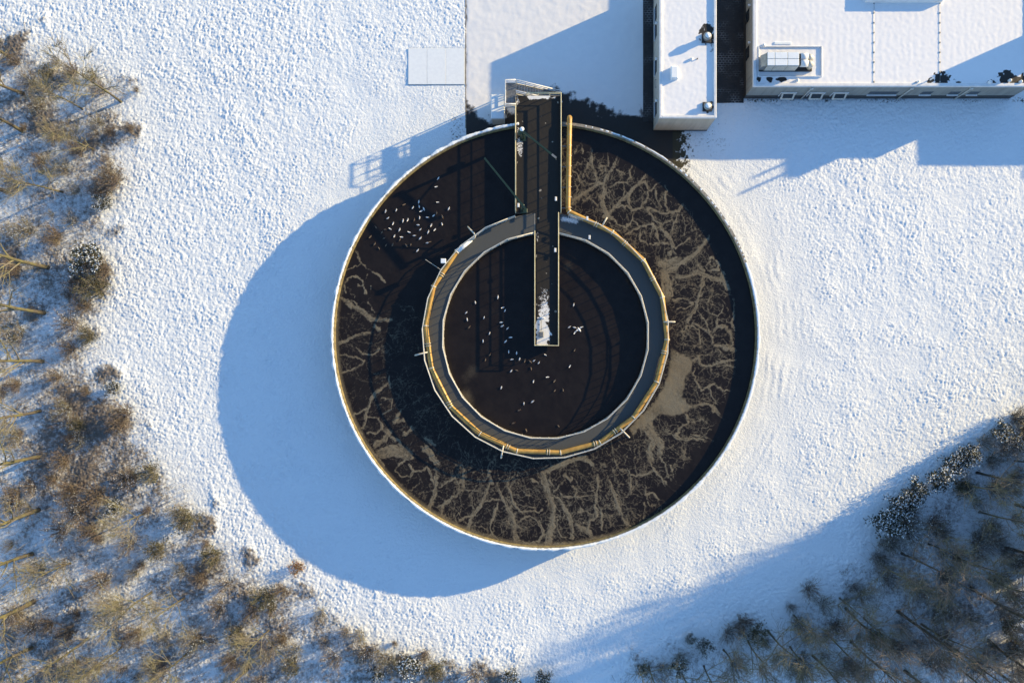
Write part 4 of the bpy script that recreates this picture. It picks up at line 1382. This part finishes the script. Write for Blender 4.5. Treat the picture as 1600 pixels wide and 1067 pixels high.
for i in range(3):
    cuts = [ux0, ux0 + (ux1 - ux0) * 0.24, ux0 + (ux1 - ux0) * 0.64, ux1]
    for j in range(2):
        ym = (uy0 + uy1) / 2
        ya, yb_ = (uy0, ym) if j == 0 else (ym, uy1)
        MB().box(cuts[i] + 0.025, cuts[i + 1] - 0.025, ya + 0.025, yb_ - 0.025, ztop - 0.057, ztop, 0.02).build('top_panel', M['snow'], ac)
for i in range(3):
    MB().box(cuts[i] + 0.03, cuts[i + 1] - 0.03, uy0 - 0.025, uy0 - 0.002, zu + 0.1, ztop - 0.1).build('side_panel', M['galv'], ac)
for j, yy in enumerate(((uy0 * 0.72 + uy1 * 0.28), (uy0 * 0.25 + uy1 * 0.75))):
    MB().tube([(ux1 - 0.02, yy, ztop - 0.42), (ux1 + 0.22, yy, ztop - 0.42)], 0.30, 16).build('duct_collar', M['ventdark'], ac, True)
    MB().tube([(ux1 + 0.21, yy, ztop - 0.42), (ux1 + 0.95, yy, ztop - 0.42)], 0.36, 20).build('duct', M['whitemetal'], ac, True)
    MB().tube([(ux1 + 0.94, yy, ztop - 0.42), (ux1 + 1.2, yy, ztop - 0.47), (ux1 + 1.40, yy, ztop - 0.72), (ux1 + 1.43, yy, zu)], 0.29, 16).build('duct_elbow', M['galv'], ac, True)
MB().add([(ux0 - 0.02, uy0 + 0.05, zu), (ux0 - 0.02, uy1 - 0.05, zu), (ux0 - 0.02, uy1 - 0.05, ztop - 0.15), (ux0 - 0.02, uy0 + 0.05, ztop - 0.15),
          (ux0 - 0.45, uy0 + 0.1, zu), (ux0 - 0.45, uy1 - 0.1, zu), (ux0 - 0.45, uy1 - 0.1, ztop - 0.7), (ux0 - 0.45, uy0 + 0.1, ztop - 0.7)],
         [(0, 3, 2, 1), (4, 5, 6, 7), (0, 4, 7, 3), (1, 2, 6, 5), (3, 7, 6, 2), (0, 1, 5, 4)]).build('intake_hood', M['ventgrey'], ac)
MB().tube([(ux0 + 1.3, uy1 + 0.02, zu + 0.5), (ux0 + 1.3, uy1 + 0.3, zu + 0.5), (ux0 + 2.0, uy1 + 0.3, zu + 0.5), (ux0 + 2.0, uy1 + 0.02, zu + 0.5)], 0.05, 8).build('pipe_loop', M['ventgrey'], ac)
x, y, _ = P(1223, 68, zr)
MB().box(x - 0.85, x + 0.85, y - 0.12, y + 0.12, zr - 0.01, zr + 0.08, 0.02).build('cable_tray', M['snow'], ac)

# buildings beyond the right edge, known by the shadows they throw into the picture
wg = thing('annexe', 'low annexe just beyond the right edge, throwing its stepped shadow on the snow', 'building', (66, 33, 0))
MB().box(59.6, 74, 29.0, 44, 0, 5.0).build('wall', M['panel'], wg)
MB().box(59.5, 74.1, 28.9, 44.1, 5.003, 5.25, 0.03).build('roof', M['snow'], wg)
MB().box(70.0, 74, 27.2, 28.98, 0, 5.0).build('annex_wall', M['panel'], wg)
tw = thing('tower', 'slim tower beyond the right edge, shading the hall roof', 'building', (56.9, 34.1, 0))
MB().box(56.3, 57.6, 32.5, 35.8, 0, 8.1).build('wall', M['panel'], tw)
for yy, hh_ in ((33.2, 9.6), (34.3, 9.2)):
    MB().tube([(56.9, yy, 8.0), (56.9, yy, hh_)], 0.14, 8).build('mast', M['galv'], tw)
MB().box(56.25, 57.65, 32.45, 35.85, 8.103, 8.2, 0.03).build('roof', M['snow'], tw)


# ------------------------------------------------------------------ gulls
def loft(sections, n=10):
    """sections: (x, halfwidth, halfheight, zc) along x"""
    m = MB()
    vs_, fs_ = [], []
    for (x, w, h, zc) in sections:
        for j in range(n):
            a = 2 * math.pi * j / n
            vs_.append((x, w * math.cos(a), zc + h * math.sin(a)))
    k = len(sections)
    for i in range(k - 1):
        for j in range(n):
            j2 = (j + 1) % n
            fs_.append((i * n + j, i * n + j2, (i + 1) * n + j2, (i + 1) * n + j))
    fs_.append(tuple(range(n - 1, -1, -1)))
    fs_.append(tuple((k - 1) * n + j for j in range(n)))
    return m.add(vs_, fs_)


gb = loft([(-0.27, 0.012, 0.010, 0.075), (-0.20, 0.055, 0.035, 0.06), (-0.08, 0.095, 0.075, 0.045), (0.06, 0.10, 0.085, 0.04), (0.14, 0.07, 0.07, 0.07), (0.18, 0.045, 0.05, 0.12),
           (0.20, 0.045, 0.048, 0.17), (0.235, 0.042, 0.042, 0.19), (0.265, 0.02, 0.02, 0.185)])
GM = {c: gb.mesh('gull_body_' + c, M['gull' + c], True) for c in ('white', 'brown')}


def wing(side):
    m = MB()
    s = side
    top = [(0.10, 0.075 * s, 0.10), (0.02, 0.105 * s, 0.10), (-0.12, 0.085 * s, 0.105), (-0.25, 0.03 * s, 0.10), (-0.31, 0.012 * s, 0.10), (-0.12, 0.03 * s, 0.128), (0.04, 0.04 * s, 0.130)]
    v = top + [(x, y, z - 0.03) for x, y, z in top]
    k = len(top)
    f = [tuple(range(k)), tuple(range(2 * k - 1, k - 1, -1))]
    for i in range(k):
        j = (i + 1) % k
        f.append((i, i + k, j + k, j))
    return m.add(v, f)


GW = {}
for c, mt in (('white', 'gullgrey'), ('brown', 'gullbrown')):
    for s in (1, -1):
        GW[c, s] = wing(s).mesh('gull_wing', M[mt])
GK = MB().tube([(0.26, 0, 0.185), (0.315, 0, 0.175)], [0.014, 0.004], 6).mesh('gull_beak', M['beak'])


def gull(px, py, col, label, group, z=ZW + 0.01):
    x, y, _ = P(px, py, z)
    o = bpy.data.objects.new('gull', None)
    COL.objects.link(o)
    o.location = (x, y, z)
    o.rotation_euler.z = rnd.uniform(0, 6.28) if rnd.random() < 0.35 else rnd.gauss(0.9, 0.5) + (math.pi if rnd.random() < 0.3 else 0)
    s = rnd.uniform(0.58, 0.76)
    o.scale = (s, s, s)
    tag(o, label, 'gull', group)
    for nm, me in (('body', GM[col]), ('wing', GW[col, 1]), ('wing', GW[col, -1]), ('beak', GK)):
        c = bpy.data.objects.new(nm, me)
        COL.objects.link(c)
        c.parent = o
    return o


OUT_G = [(822, 530), (807, 588), (818, 695), (895, 740), (687, 693), (645, 733), (690, 725), (722, 742), (703, 757), (530, 750), (456, 758), (472, 805), (692, 803), (745, 800),
         (790, 788), (610, 818), (577, 824), (508, 843), (682, 853), (773, 855), (848, 846), (798, 886), (697, 884), (752, 902), (620, 903), (553, 886), (488, 880), (517, 930), (568, 937), (655, 927),
         (697, 945), (745, 977), (678, 1030)]
OUT_B = [(585, 712), (445, 945), (410, 1015), (458, 995), (505, 990), (555, 955), (600, 995), (630, 990), (390, 870), (430, 905), (765, 970), (380, 985), (350, 935), (810, 770), (850, 795), (655, 818), (452, 885)]
IN_W = [((640, 460), [(685, 85), (920, 30), (590, 190), (775, 242), (600, 262), (970, 138), (993, 170), (955, 292), (965, 330), (1020, 355), (833, 405), (765, 485), (1052, 448), (1000, 490), (1033, 597), (1115, 612),
                      (1415, 630), (1065, 677), (1145, 672), (1295, 690), (1345, 712), (1058, 797), (1437, 860), (1290, 905), (955, 970)]),
        ((840, 460), [(375, 110), (330, 340), (385, 345), (385, 400), (335, 748)]), ((640, 580), [(1190, 335), (1280, 315)])]
IN_B = [((640, 460), [(1200, 690), (1257, 700), (1115, 790), (1265, 770), (835, 628), (790, 680), (620, 342), (1510, 900)]), ((840, 460), [(385, 580), (180, 1000), (265, 995)]),
        ((640, 580), [(1140, 405), (1080, 540), (1215, 615), (1550, 570)])]
for x, y in OUT_G:
    gull(500 + x / 4.447, 160 + y / 4.447, 'white', 'white gull floating on the outer basin left of the bridge', 'white gulls on the outer basin')
for x, y in OUT_B:
    gull(500 + x / 4.447, 160 + y / 4.447, 'brown', 'brown young gull floating on the outer basin left of the bridge', 'brown gulls on the outer basin')
for (ox, oy), L in IN_W:
    for x, y in L:
        gull(ox + x / 6.667, oy + y / 6.667, 'white', 'white gull floating on the inner basin inside the ring', 'white gulls on the inner basin')
for (ox, oy), L in IN_B:
    for x, y in L:
        gull(ox + x / 6.667, oy + y / 6.667, 'brown', 'brown young gull floating on the inner basin inside the ring', 'brown gulls on the inner basin')
# one in flight
x, y, z = P(905, 515, ZW + 1.2)
fg = bpy.data.objects.new('gull', None)
COL.objects.link(fg)
fg.location = (x, y, z)
fg.rotation_euler.z = 2.2
tag(fg, 'white gull in flight with spread wings right of the narrow bridge', 'gull')
c = bpy.data.objects.new('body', GM['white']); COL.objects.link(c); c.parent = fg
for s in (1, -1):
    top = [(0.12, 0.05 * s, 0.08), (0.16, 0.25 * s, 0.13), (0.02, 0.52 * s, 0.09), (-0.02, 0.50 * s, 0.09), (0.02, 0.25 * s, 0.12), (-0.05, 0.05 * s, 0.08)]
    v = top + [(a, b, d - 0.015) for a, b, d in top]
    k = len(top)
    f = [tuple(range(k)), tuple(range(2 * k - 1, k - 1, -1))] + [(i, i + k, (i + 1) % k + k, (i + 1) % k) for i in range(k)]
    c = link('wing', MB().add(v, f).mesh('gull_wing', M['gullgrey']))
    c.parent = fg
c = bpy.data.objects.new('beak', GK); COL.objects.link(c); c.parent = fg


# ------------------------------------------------------------------ trees and shrubs
def branch(mb, p, d, length, r, n, seg, wob, rr, up=0.15, r_end=0.35):
    pts = [Vector(p)]
    d = Vector(d).normalized()
    for i in range(seg):
        d = (d + Vector((rr.gauss(0, wob), rr.gauss(0, wob), rr.gauss(0, wob) + up / seg))).normalized()
        pts.append(pts[-1] + d * (length / seg))
    rad = [r * (1 - (1 - r_end) * i / seg) for i in range(seg + 1)]
    mb.tube(pts, rad, n, cap=False)
    return pts, rad


def side_dir(d, ang, rr):
    d = Vector(d).normalized()
    o = d.orthogonal().normalized()
    o.rotate(__import__('mathutils').Quaternion(d, rr.uniform(0, 2 * math.pi)))
    return (d * math.cos(ang) + o * math.sin(ang)).normalized()


def make_tree(seed, h, r0, first=0.35, limbs=13, subs=7, twigs=7, spread=0.42, lean=0.04):
    rr = random.Random(seed)
    tm, cm = MB(), MB()
    seg = 9
    pts = [Vector((0, 0, -0.15))]
    d = Vector((rr.gauss(0, lean), rr.gauss(0, lean), 1)).normalized()
    for i in range(seg):
        d = (d + Vector((rr.gauss(0, 0.035), rr.gauss(0, 0.035), 0.05))).normalized()
        pts.append(pts[-1] + d * ((h + 0.15) / seg))
    rad = [r0 * (1.35 if i == 0 else 1) * (1 - 0.86 * (i / seg) ** 1.15) for i in range(seg + 1)]
    tm.tube(pts, rad, 9, cap=False)
    for i in range(limbs):
        t = first + (0.98 - first) * (i + rr.random() * 0.6) / limbs
        k = min(int(t * seg), seg - 1)
        u = t * seg - k
        p = pts[k].lerp(pts[k + 1], u)
        rb = rad[k] * (1 - u) + rad[k + 1] * u
        td = (pts[k + 1] - pts[k]).normalized()
        L = h * spread * (1.15 - 0.75 * t) * rr.uniform(0.7, 1.2)
        lp, lr = branch(cm, p, side_dir(td, rr.uniform(0.55, 1.0), rr), L, min(rb * 0.55, 0.09), 5, 5, 0.10, rr, 0.35, 0.3)
        for j in range(subs):
            tt = rr.uniform(0.25, 1.0)
            kk = min(int(tt * 5), 4)
            q = lp[kk].lerp(lp[kk + 1], tt * 5 - kk)
            ld = (lp[kk + 1] - lp[kk]).normalized()
            sp, sr = branch(cm, q, side_dir(ld, rr.uniform(0.45, 0.9), rr), L * rr.uniform(0.28, 0.5), 0.026, 3, 3, 0.14, rr, 0.2, 0.5)
            for w in range(twigs):
                t3 = rr.uniform(0.15, 1.0)
                k3 = min(int(t3 * 3), 2)
                q3 = sp[k3].lerp(sp[k3 + 1], t3 * 3 - k3)
                sd = (sp[k3 + 1] - sp[k3]).normalized()
                branch(cm, q3, side_dir(sd, rr.uniform(0.35, 0.8), rr), rr.uniform(0.5, 1.4), 0.013, 3, 2, 0.16, rr, 0.15, 0.5)
    return tm, cm


def make_shrub(seed, h, rad, stems, twigs, leaves, lsize=0.10, snowbits=0, flat=0.75):
    """stems fanning from the base, twigs, and leaf-sized faces through the volume"""
    rr = random.Random(seed)
    sm, lm, nm = MB(), MB(), MB()
    tips = []
    for i in range(stems):
        a = rr.uniform(0, 2 * math.pi)
        q = math.sqrt(rr.random())
        d = Vector((math.cos(a) * q * rad / h, math.sin(a) * q * rad / h, 1.0))
        L = h * rr.uniform(0.6, 1.05) * math.sqrt(1 + (q * rad / h) ** 2) * (1 - 0.25 * q)
        b0 = Vector((math.cos(a) * q * 0.3, math.sin(a) * q * 0.3, -0.05))
        pts, r_ = branch(sm, b0, d, L, rr.uniform(0.014, 0.026), 3, 4, 0.10, rr, 0.05, 0.4)
        for w in range(twigs):
            t = rr.uniform(0.3, 1.0)
            k = min(int(t * 4), 3)
            p = pts[k].lerp(pts[k + 1], t * 4 - k)
            dd = (pts[k + 1] - pts[k]).normalized()
            tp, _ = branch(sm, p, side_dir(dd, rr.uniform(0.4, 1.0), rr), rr.uniform(0.25, 0.75) * h * 0.32, 0.010, 3, 2, 0.16, rr, 0.1, 0.5)
            tips += tp[1:]
        tips += pts[2:]

    def face(m, p, s, tilt):
        a = rr.uniform(0, 6.28)
        u = Vector((math.cos(a), math.sin(a), rr.gauss(0, tilt))).normalized()
        v = Vector((-math.sin(a), math.cos(a), rr.gauss(0, tilt))).normalized()
        m.add([p - u * s, p - v * s * 0.55, p + u * s, p + v * s * 0.55], [(0, 1, 2, 3)])
    for i in range(leaves):
        p = rr.choice(tips) + Vector((rr.gauss(0, 0.12), rr.gauss(0, 0.12), rr.gauss(0, 0.10)))
        if p.z > 0.05:
            face(lm, p, lsize * rr.uniform(0.6, 1.3), 0.6)
    for i in range(snowbits):
        p = rr.choice(tips) + Vector((rr.gauss(0, 0.10), rr.gauss(0, 0.10), 0.06))
        if p.z > 0.05:
            face(nm, p, rr.uniform(0.045, 0.10) if leaves else rr.uniform(0.025, 0.055), 0.3)
    return sm, lm, nm


TREES = []
for i, (h, r0, first, limbs, sub, tw, spr) in enumerate([(21, 0.20, 0.16, 20, 7, 6, 0.30), (19, 0.185, 0.14, 20, 7, 6, 0.32), (17, 0.165, 0.16, 18, 7, 6, 0.34), (14, 0.13, 0.22, 14, 6, 6, 0.42),
                                                         (10, 0.11, 0.25, 12, 6, 6, 0.45), (7.5, 0.09, 0.15, 12, 6, 6, 0.48)]):
    tm, cm = make_tree(100 + i, h, r0, first, limbs, sub, tw, spr)
    TREES.append({'h': h, 'trunk': {k: tm.mesh('trunk', M[k], True) for k in ('bark', 'barkshade')}, 'crown': {'bark': cm.mesh('crown', M['twig']), 'barkshade': cm.mesh('crown', M['twigbrown'])}})

ORD = ['first', 'second', 'third', 'fourth', 'fifth', 'sixth', 'seventh', 'eighth', 'ninth', 'tenth', 'eleventh', 'twelfth', 'thirteenth', 'fourteenth', 'fifteenth', 'sixteenth', 'seventeenth', 'eighteenth', 'nineteenth', 'twentieth']


def ordw(i):
    if i < 20:
        return ORD[i]
    tens = {2: 'twenty', 3: 'thirty', 4: 'forty', 5: 'fifty', 6: 'sixty', 7: 'seventy', 8: 'eighty'}
    i += 1
    return {20: 'twentieth', 30: 'thirtieth', 40: 'fortieth', 50: 'fiftieth', 60: 'sixtieth', 70: 'seventieth', 80: 'eightieth'}[i] if i % 10 == 0 else tens[i // 10] + '-' + ORD[i % 10 - 1]


def plant_tree(px, py, var, kind, label, group, rot=None, s=1.0):
    x, y, _ = P(px, py, 0)
    v = TREES[var]
    o = bpy.data.objects.new('bare_tree', None)
    COL.objects.link(o)
    o.location = (x, y, 0)
    o.rotation_euler.z = rnd.uniform(0, 6.28) if rot is None else rot
    o.scale = (s, s, s)
    tag(o, label, 'tree', group)
    for nm in ('trunk', 'crown'):
        c = bpy.data.objects.new(nm, v[nm]['bark' if var >= 4 else kind])
        COL.objects.link(c)
        c.parent = o
    return o


LT = [(36, 146, 2), (34, 205, 2), (10, 300, 1), (75, 418, 0), (69, 489, 0), (66, 565, 1), (62, 642, 2), (61, 714, 1), (61, 796, 0), (50, 865, 1), (52, 940, 0), (50, 1012, 2),
      (188, 159, 4), (129, 171, 5), (98, 300, 4), (146, 233, 5), (237, 925, 4), (287, 935, 5), (385, 1047, 4), (155, 1037, 3), (292, 1020, 4), (137, 997, 3), (190, 1010, 5), (227, 801, 5), (15, 90, 3), (110, 880, 5), (420, 985, 5)]
LT.sort(key=lambda t: t[1])
for i, (px, py, v) in enumerate(LT):
    kindw = 'tall' if v <= 2 else ('slender' if v == 3 else 'small')
    plant_tree(px, py, v, 'bark', '%s bare mossy tree in the left wood, %s tree from the top' % (kindw, ordw(i)), 'bare trees of the left wood', s=rnd.uniform(0.93, 1.07))
RT = [(1408, 864, 3), (1402, 954, 2), (1322, 950, 3), (1330, 1002, 3), (1270, 1024, 3), (1414, 1048, 2), (1516, 918, 2), (1572, 856, 2), (1502, 756, 4), (1526, 738, 3), (1312, 934, 5), (1588, 788, 3),
      (1169, 1001, 5), (1014, 1040, 5), (1235, 1010, 5), (1470, 1000, 3), (1545, 1000, 2), (1590, 960, 3), (1490, 870, 4), (1545, 905, 4), (1360, 1030, 4), (1200, 985, 4), (1130, 1015, 5), (1065, 1050, 5), (1290, 985, 4), (1440, 975, 4), (1375, 880, 5), (1530, 800, 4), (1585, 720, 5), (1350, 965, 5), (1500, 1045, 4), (1240, 960, 5), (1420, 905, 5), (1560, 1050, 3), (1450, 850, 5), (1100, 1040, 5)]
RT.sort(key=lambda t: t[1])
for i, (px, py, v) in enumerate(RT):
    kindw = 'tall' if v <= 2 else ('slender' if v == 3 else 'small')
    plant_tree(px, py, v, 'barkshade', '%s bare shaded tree in the right wood, %s tree from the top' % (kindw, ordw(i)), 'bare trees of the right wood', s=rnd.uniform(0.9, 1.08))
# the wood goes on beyond the right edge; its trunks shade the corner
for i in range(84):
    px = 1630 + 760 * rnd.random() ** 1.4
    lim = 650 - (px - 1600) * 0.447 + 62
    py = lim + abs(rnd.gauss(0, 1)) * 170
    plant_tree(px, py, rnd.choice((0, 1, 2, 2, 3)), 'barkshade', 'bare tree of the wood continuing beyond the right picture edge', 'bare trees beyond the right edge', s=rnd.uniform(0.75, 1.05))

SHR = {}
for kind, leafm, twm, params in (
        ('brown', 'leafbrown', 'twigbrown', [(2.6, 2.0, 64, 13, 480, 0.065, 0), (2.1, 1.5, 56, 12, 340, 0.06, 0)]),
        ('olive', 'leafolive', 'twig', [(2.4, 1.7, 50, 10, 640, 0.075, 0), (1.8, 1.3, 42, 10, 420, 0.07, 0)]),
        ('evergreen', 'leafdark', 'twigbrown', [(2.6, 1.9, 36, 9, 1500, 0.10, 700), (2.1, 1.5, 30, 8, 1100, 0.09, 560)]),
        ('twiggy', None, 'twigbrown', [(3.0, 2.2, 80, 13, 0, 0.1, 420), (2.2, 1.8, 64, 12, 0, 0.1, 320)]),
        ('pale', None, 'twig', [(3.2, 2.3, 60, 12, 0, 0.1, 260), (2.3, 1.7, 46, 11, 0, 0.1, 180)]),
        ('orange', 'leaforange', 'twigbrown', [(1.5, 0.8, 24, 6, 420, 0.08, 0)])):
    for j, (h, r, stn, tw, lv, ls, sb) in enumerate(params):
        sm, lm, nm = make_shrub(hash(kind) % 7 + 300 + j if False else {'brown': 300, 'olive': 310, 'evergreen': 320, 'twiggy': 330, 'pale': 340, 'orange': 350}[kind] + j, h, r, stn, tw, lv, ls, sb)
        SHR[kind, j] = [('stems', sm.mesh('stems', M[twm]))] + ([('foliage', lm.mesh('foliage', M[leafm]))] if lv else []) + ([('snow_flecks', nm.mesh('snow_flecks', M['snow']))] if sb else [])

SPX = {'brown': 31, 'olive': 27, 'evergreen': 30, 'twiggy': 31, 'pale': 32, 'orange': 13}
LS = [(208, 138, 'brown', 9), (110, 110, 'brown', 22), (72, 112, 'olive', 20), (140, 118, 'olive', 18), (20, 95, 'brown', 20), (45, 128, 'twiggy', 24), (170, 205, 'brown', 14), (200, 198, 'brown', 15), (85, 212, 'brown', 20),
      (120, 235, 'brown', 22), (150, 190, 'pale', 18), (60, 165, 'pale', 24), (178, 278, 'brown', 34), (150, 300, 'brown', 24), (160, 315, 'evergreen', 22), (95, 265, 'pale', 26), (60, 250, 'brown', 20),
      (140, 405, 'evergreen', 36), (160, 420, 'brown', 26), (150, 452, 'olive', 32), (120, 445, 'brown', 28), (130, 478, 'brown', 24), (135, 525, 'olive', 24), (105, 545, 'brown', 22), (110, 505, 'twiggy', 26),
      (190, 650, 'brown', 36), (180, 668, 'brown', 24), (175, 608, 'evergreen', 16), (130, 612, 'brown', 14), (120, 665, 'olive', 18), (85, 590, 'brown', 22), (100, 640, 'pale', 24), (235, 738, 'olive', 27), (205, 745, 'brown', 20),
      (150, 775, 'brown', 34), (175, 790, 'evergreen', 22), (120, 800, 'twiggy', 36), (110, 770, 'brown', 26), (90, 830, 'twiggy', 26), (140, 830, 'brown', 26), (228, 798, 'brown', 12), (292, 810, 'olive', 32), (280, 800, 'pale', 24),
      (245, 857, 'olive', 26), (200, 850, 'twiggy', 26), (330, 872, 'olive', 26), (312, 905, 'brown', 20), (280, 890, 'pale', 20), (180, 950, 'pale', 38), (160, 905, 'twiggy', 30), (462, 888, 'orange', 12), (415, 935, 'olive', 34),
      (440, 925, 'brown', 24), (395, 955, 'brown', 26), (370, 990, 'olive', 24), (440, 1000, 'brown', 20), (455, 1040, 'olive', 22), (340, 950, 'twiggy', 26), (300, 1000, 'pale', 32), (360, 1035, 'brown', 24), (250, 1040, 'brown', 26),
      (605, 1030, 'pale', 30), (640, 1040, 'evergreen', 24), (680, 1045, 'olive', 26), (662, 1025, 'brown', 18), (590, 1050, 'evergreen', 20), (560, 995, 'pale', 22), (520, 1030, 'twiggy', 24), (500, 960, 'pale', 16), (740, 1055, 'twiggy', 24),
      (800, 1058, 'evergreen', 18), (850, 1060, 'evergreen', 20), (615, 1008, 'brown', 8), (20, 420, 'brown', 26), (25, 520, 'pale', 28), (20, 600, 'brown', 24), (20, 680, 'pale', 28), (20, 770, 'brown', 22), (95, 720, 'brown', 24),
      (60, 890, 'pale', 30), (20, 960, 'twiggy', 26), (100, 990, 'brown', 26), (40, 360, 'pale', 30), (85, 370, 'brown', 24), (210, 990, 'brown', 28), (110, 1050, 'pale', 30), (320, 850, 'brown', 14)]
RSH = [(1266, 922, 'twiggy', 24), (1238, 950, 'twiggy', 13), (1160, 975, 'brown', 26), (1185, 990, 'olive', 28), (1140, 990, 'twiggy', 22), (1384, 815, 'evergreen', 30), (1405, 790, 'evergreen', 26), (1430, 765, 'evergreen', 28), (1465, 745, 'evergreen', 28),
       (1490, 725, 'evergreen', 24), (1512, 708, 'evergreen', 26), (1540, 690, 'pale', 26), (1565, 672, 'evergreen', 26), (1592, 652, 'brown', 24), (1575, 700, 'twiggy', 26), (1425, 830, 'pale', 34), (1460, 820, 'brown', 28), (1395, 850, 'pale', 26),
       (1505, 760, 'olive', 26), (1560, 760, 'brown', 30), (1590, 745, 'brown', 26), (1530, 850, 'twiggy', 32), (1500, 870, 'brown', 26), (1545, 830, 'pale', 28), (1480, 900, 'brown', 26), (1350, 930, 'pale', 28), (1370, 995, 'olive', 30),
       (1310, 980, 'brown', 26), (1290, 945, 'pale', 24), (1580, 980, 'olive', 28), (1440, 920, 'twiggy', 28), (1530, 1040, 'brown', 32), (1460, 1035, 'twiggy', 28), (1590, 1010, 'brown', 26), (1215, 1030, 'pale', 26), (1100, 1010, 'evergreen', 20),
       (1060, 1040, 'evergreen', 22), (1005, 1045, 'olive', 18), (1150, 1040, 'twiggy', 28), (1255, 1045, 'brown', 24), (1330, 1045, 'brown', 26), (1400, 1010, 'brown', 26), (1080, 1000, 'evergreen', 14), (1590, 880, 'twiggy', 28), (1585, 930, 'brown', 24), (1290, 1030, 'pale', 22),
       (1390, 905, 'twiggy', 24), (1600, 690, 'evergreen', 26), (1625, 650, 'evergreen', 30), (1640, 680, 'brown', 30)]


def fill_shrubs(lst, poly, n, box, kinds, seed):
    q = random.Random(seed)
    k = 0
    while k < n:
        px, py = q.uniform(box[0], box[1]), q.uniform(box[2], box[3])
        x, y = PXY(px, py)
        if sdf(np.array([x]), np.array([y]), poly)[0] < 0.6:
            continue
        lst.append((px, py, q.choice(kinds), q.uniform(10, 24)))
        k += 1


fill_shrubs(LS, wood_left, 60, (-5, 900, 60, 1066), ('twiggy', 'twiggy', 'pale', 'brown'), 5)
fill_shrubs(RSH, wood_right, 72, (960, 1605, 650, 1066), ('twiggy', 'twiggy', 'pale'), 6)
LOOK = {'brown': 'brown withered shrub', 'olive': 'olive-green shrub', 'evergreen': 'snow-flecked evergreen shrub', 'twiggy': 'leafless grey-brown shrub', 'pale': 'pale leafless shrub', 'orange': 'small orange-leaved shrub'}


def plant_shrubs(lst, where, group):
    cnt = {}
    for px, py, kind, rpx in sorted(lst, key=lambda t: t[1]):
        i = cnt.get(kind, 0)
        cnt[kind] = i + 1
        x, y, _ = P(px, py, 0.8)
        o = bpy.data.objects.new('shrub', None)
        COL.objects.link(o)
        o.location = (x, y, 0)
        o.rotation_euler.z = rnd.uniform(0, 6.28)
        s = rpx / SPX[kind] * rnd.uniform(0.95, 1.1)
        o.scale = (s, s, s * rnd.uniform(0.85, 1.1) if s < 1 else s * 0.95)
        tag(o, '%s in the %s, %s of its kind from the top' % (LOOK[kind], where, ordw(i)), 'shrub', group)
        var = 0 if kind == 'orange' else rnd.choice((0, 1))
        if var == 1:
            o.scale = tuple(q * 1.25 for q in o.scale)
        for nm, me in SHR[kind, var]:
            c = bpy.data.objects.new(nm, me)
            COL.objects.link(c)
            c['kind'] = 'stuff'
            c.parent = o


plant_shrubs(LS, 'left wood', 'shrubs of the left wood')
plant_shrubs(RSH, 'right wood', 'shrubs of the right wood')


# ------------------------------------------------------------------ undergrowth: stems and dead grass nobody could count
def undergrowth():
    r = np.random.RandomState(77)
    n = 135000
    X = r.uniform(-60, 55, n)
    Y = r.uniform(-37, 38, n)
    wl = sdf(X, Y, wood_left)
    wr = sdf(X, Y, wood_right)
    clump = np.sin(X * 0.9 + 2 * np.sin(Y * 0.6)) + np.sin(Y * 1.1 + 1.5 * np.sin(X * 0.7 + 1)) + r.randn(n) * 0.9
    keep = ((wl > r.uniform(-1.2, 1.5, n)) | (wr > r.uniform(-1.0, 2.0, n))) & (clump > np.where(wr > -1, -0.2, -0.4))
    X, Y = X[keep], Y[keep]
    isr = wr[keep] > -1
    n = len(X)
    hgt = r.uniform(0.3, 1.25, n) * np.where(r.rand(n) < 0.1, 1.9, 1.0)
    a = r.uniform(0, 2 * math.pi, n)
    ln = r.uniform(0.1, 0.9, n) * hgt
    w = r.uniform(0.008, 0.018, n)
    p0 = np.stack([X, Y, np.full(n, -0.05)], 1)
    p1 = p0 + np.stack([np.cos(a) * ln * 0.4, np.sin(a) * ln * 0.4, hgt * 0.6], 1)
    p2 = p0 + np.stack([np.cos(a) * ln, np.sin(a) * ln, hgt], 1)
    b = r.uniform(0, 2 * math.pi, n)
    s = np.stack([np.cos(b) * w, np.sin(b) * w, np.zeros(n)], 1)
    V = np.stack([p0 - s, p0 + s, p1 - s * 0.8, p1 + s * 0.8, p2], 1).reshape(-1, 3)
    base = np.arange(n)[:, None] * 5
    F4 = base + np.array([0, 1, 3, 2])
    F3 = base + np.array([2, 3, 4])
    me = bpy.data.meshes.new('undergrowth')
    me.vertices.add(len(V))
    me.vertices.foreach_set('co', V.astype(np.float32).ravel())
    loops = np.concatenate([F4.ravel(), F3.ravel()]).astype(np.int32)
    me.loops.add(len(loops))
    me.loops.foreach_set('vertex_index', loops)
    starts = np.concatenate([np.arange(n) * 4, n * 4 + np.arange(n) * 3]).astype(np.int32)
    me.polygons.add(2 * n)
    me.polygons.foreach_set('loop_start', starts)
    me.update(calc_edges=True)
    pal = np.array([(0.135, 0.112, 0.095), (0.19, 0.168, 0.14), (0.085, 0.070, 0.06), (0.25, 0.23, 0.20), (0.11, 0.105, 0.06), (0.14, 0.092, 0.062)])
    col = pal[r.randint(0, len(pal), n)] * r.uniform(0.7, 1.2, (n, 1))
    col = np.where(isr[:, None], col * np.array([1.1, 1.1, 1.12]), col)
    c4 = np.concatenate([np.repeat(col, 5, 0), np.ones((n * 5, 1))], 1)
    at = me.color_attributes.new('tint', 'FLOAT_COLOR', 'POINT')
    at.data.foreach_set('color', c4.astype(np.float32).ravel())
    me.materials.append(M['under'])
    o = link('undergrowth', me)
    o['kind'] = 'stuff'
    o['label'] = 'tangle of dry stems and dead grass on the snowy wood floor'
    o['category'] = 'undergrowth'


undergrowth()
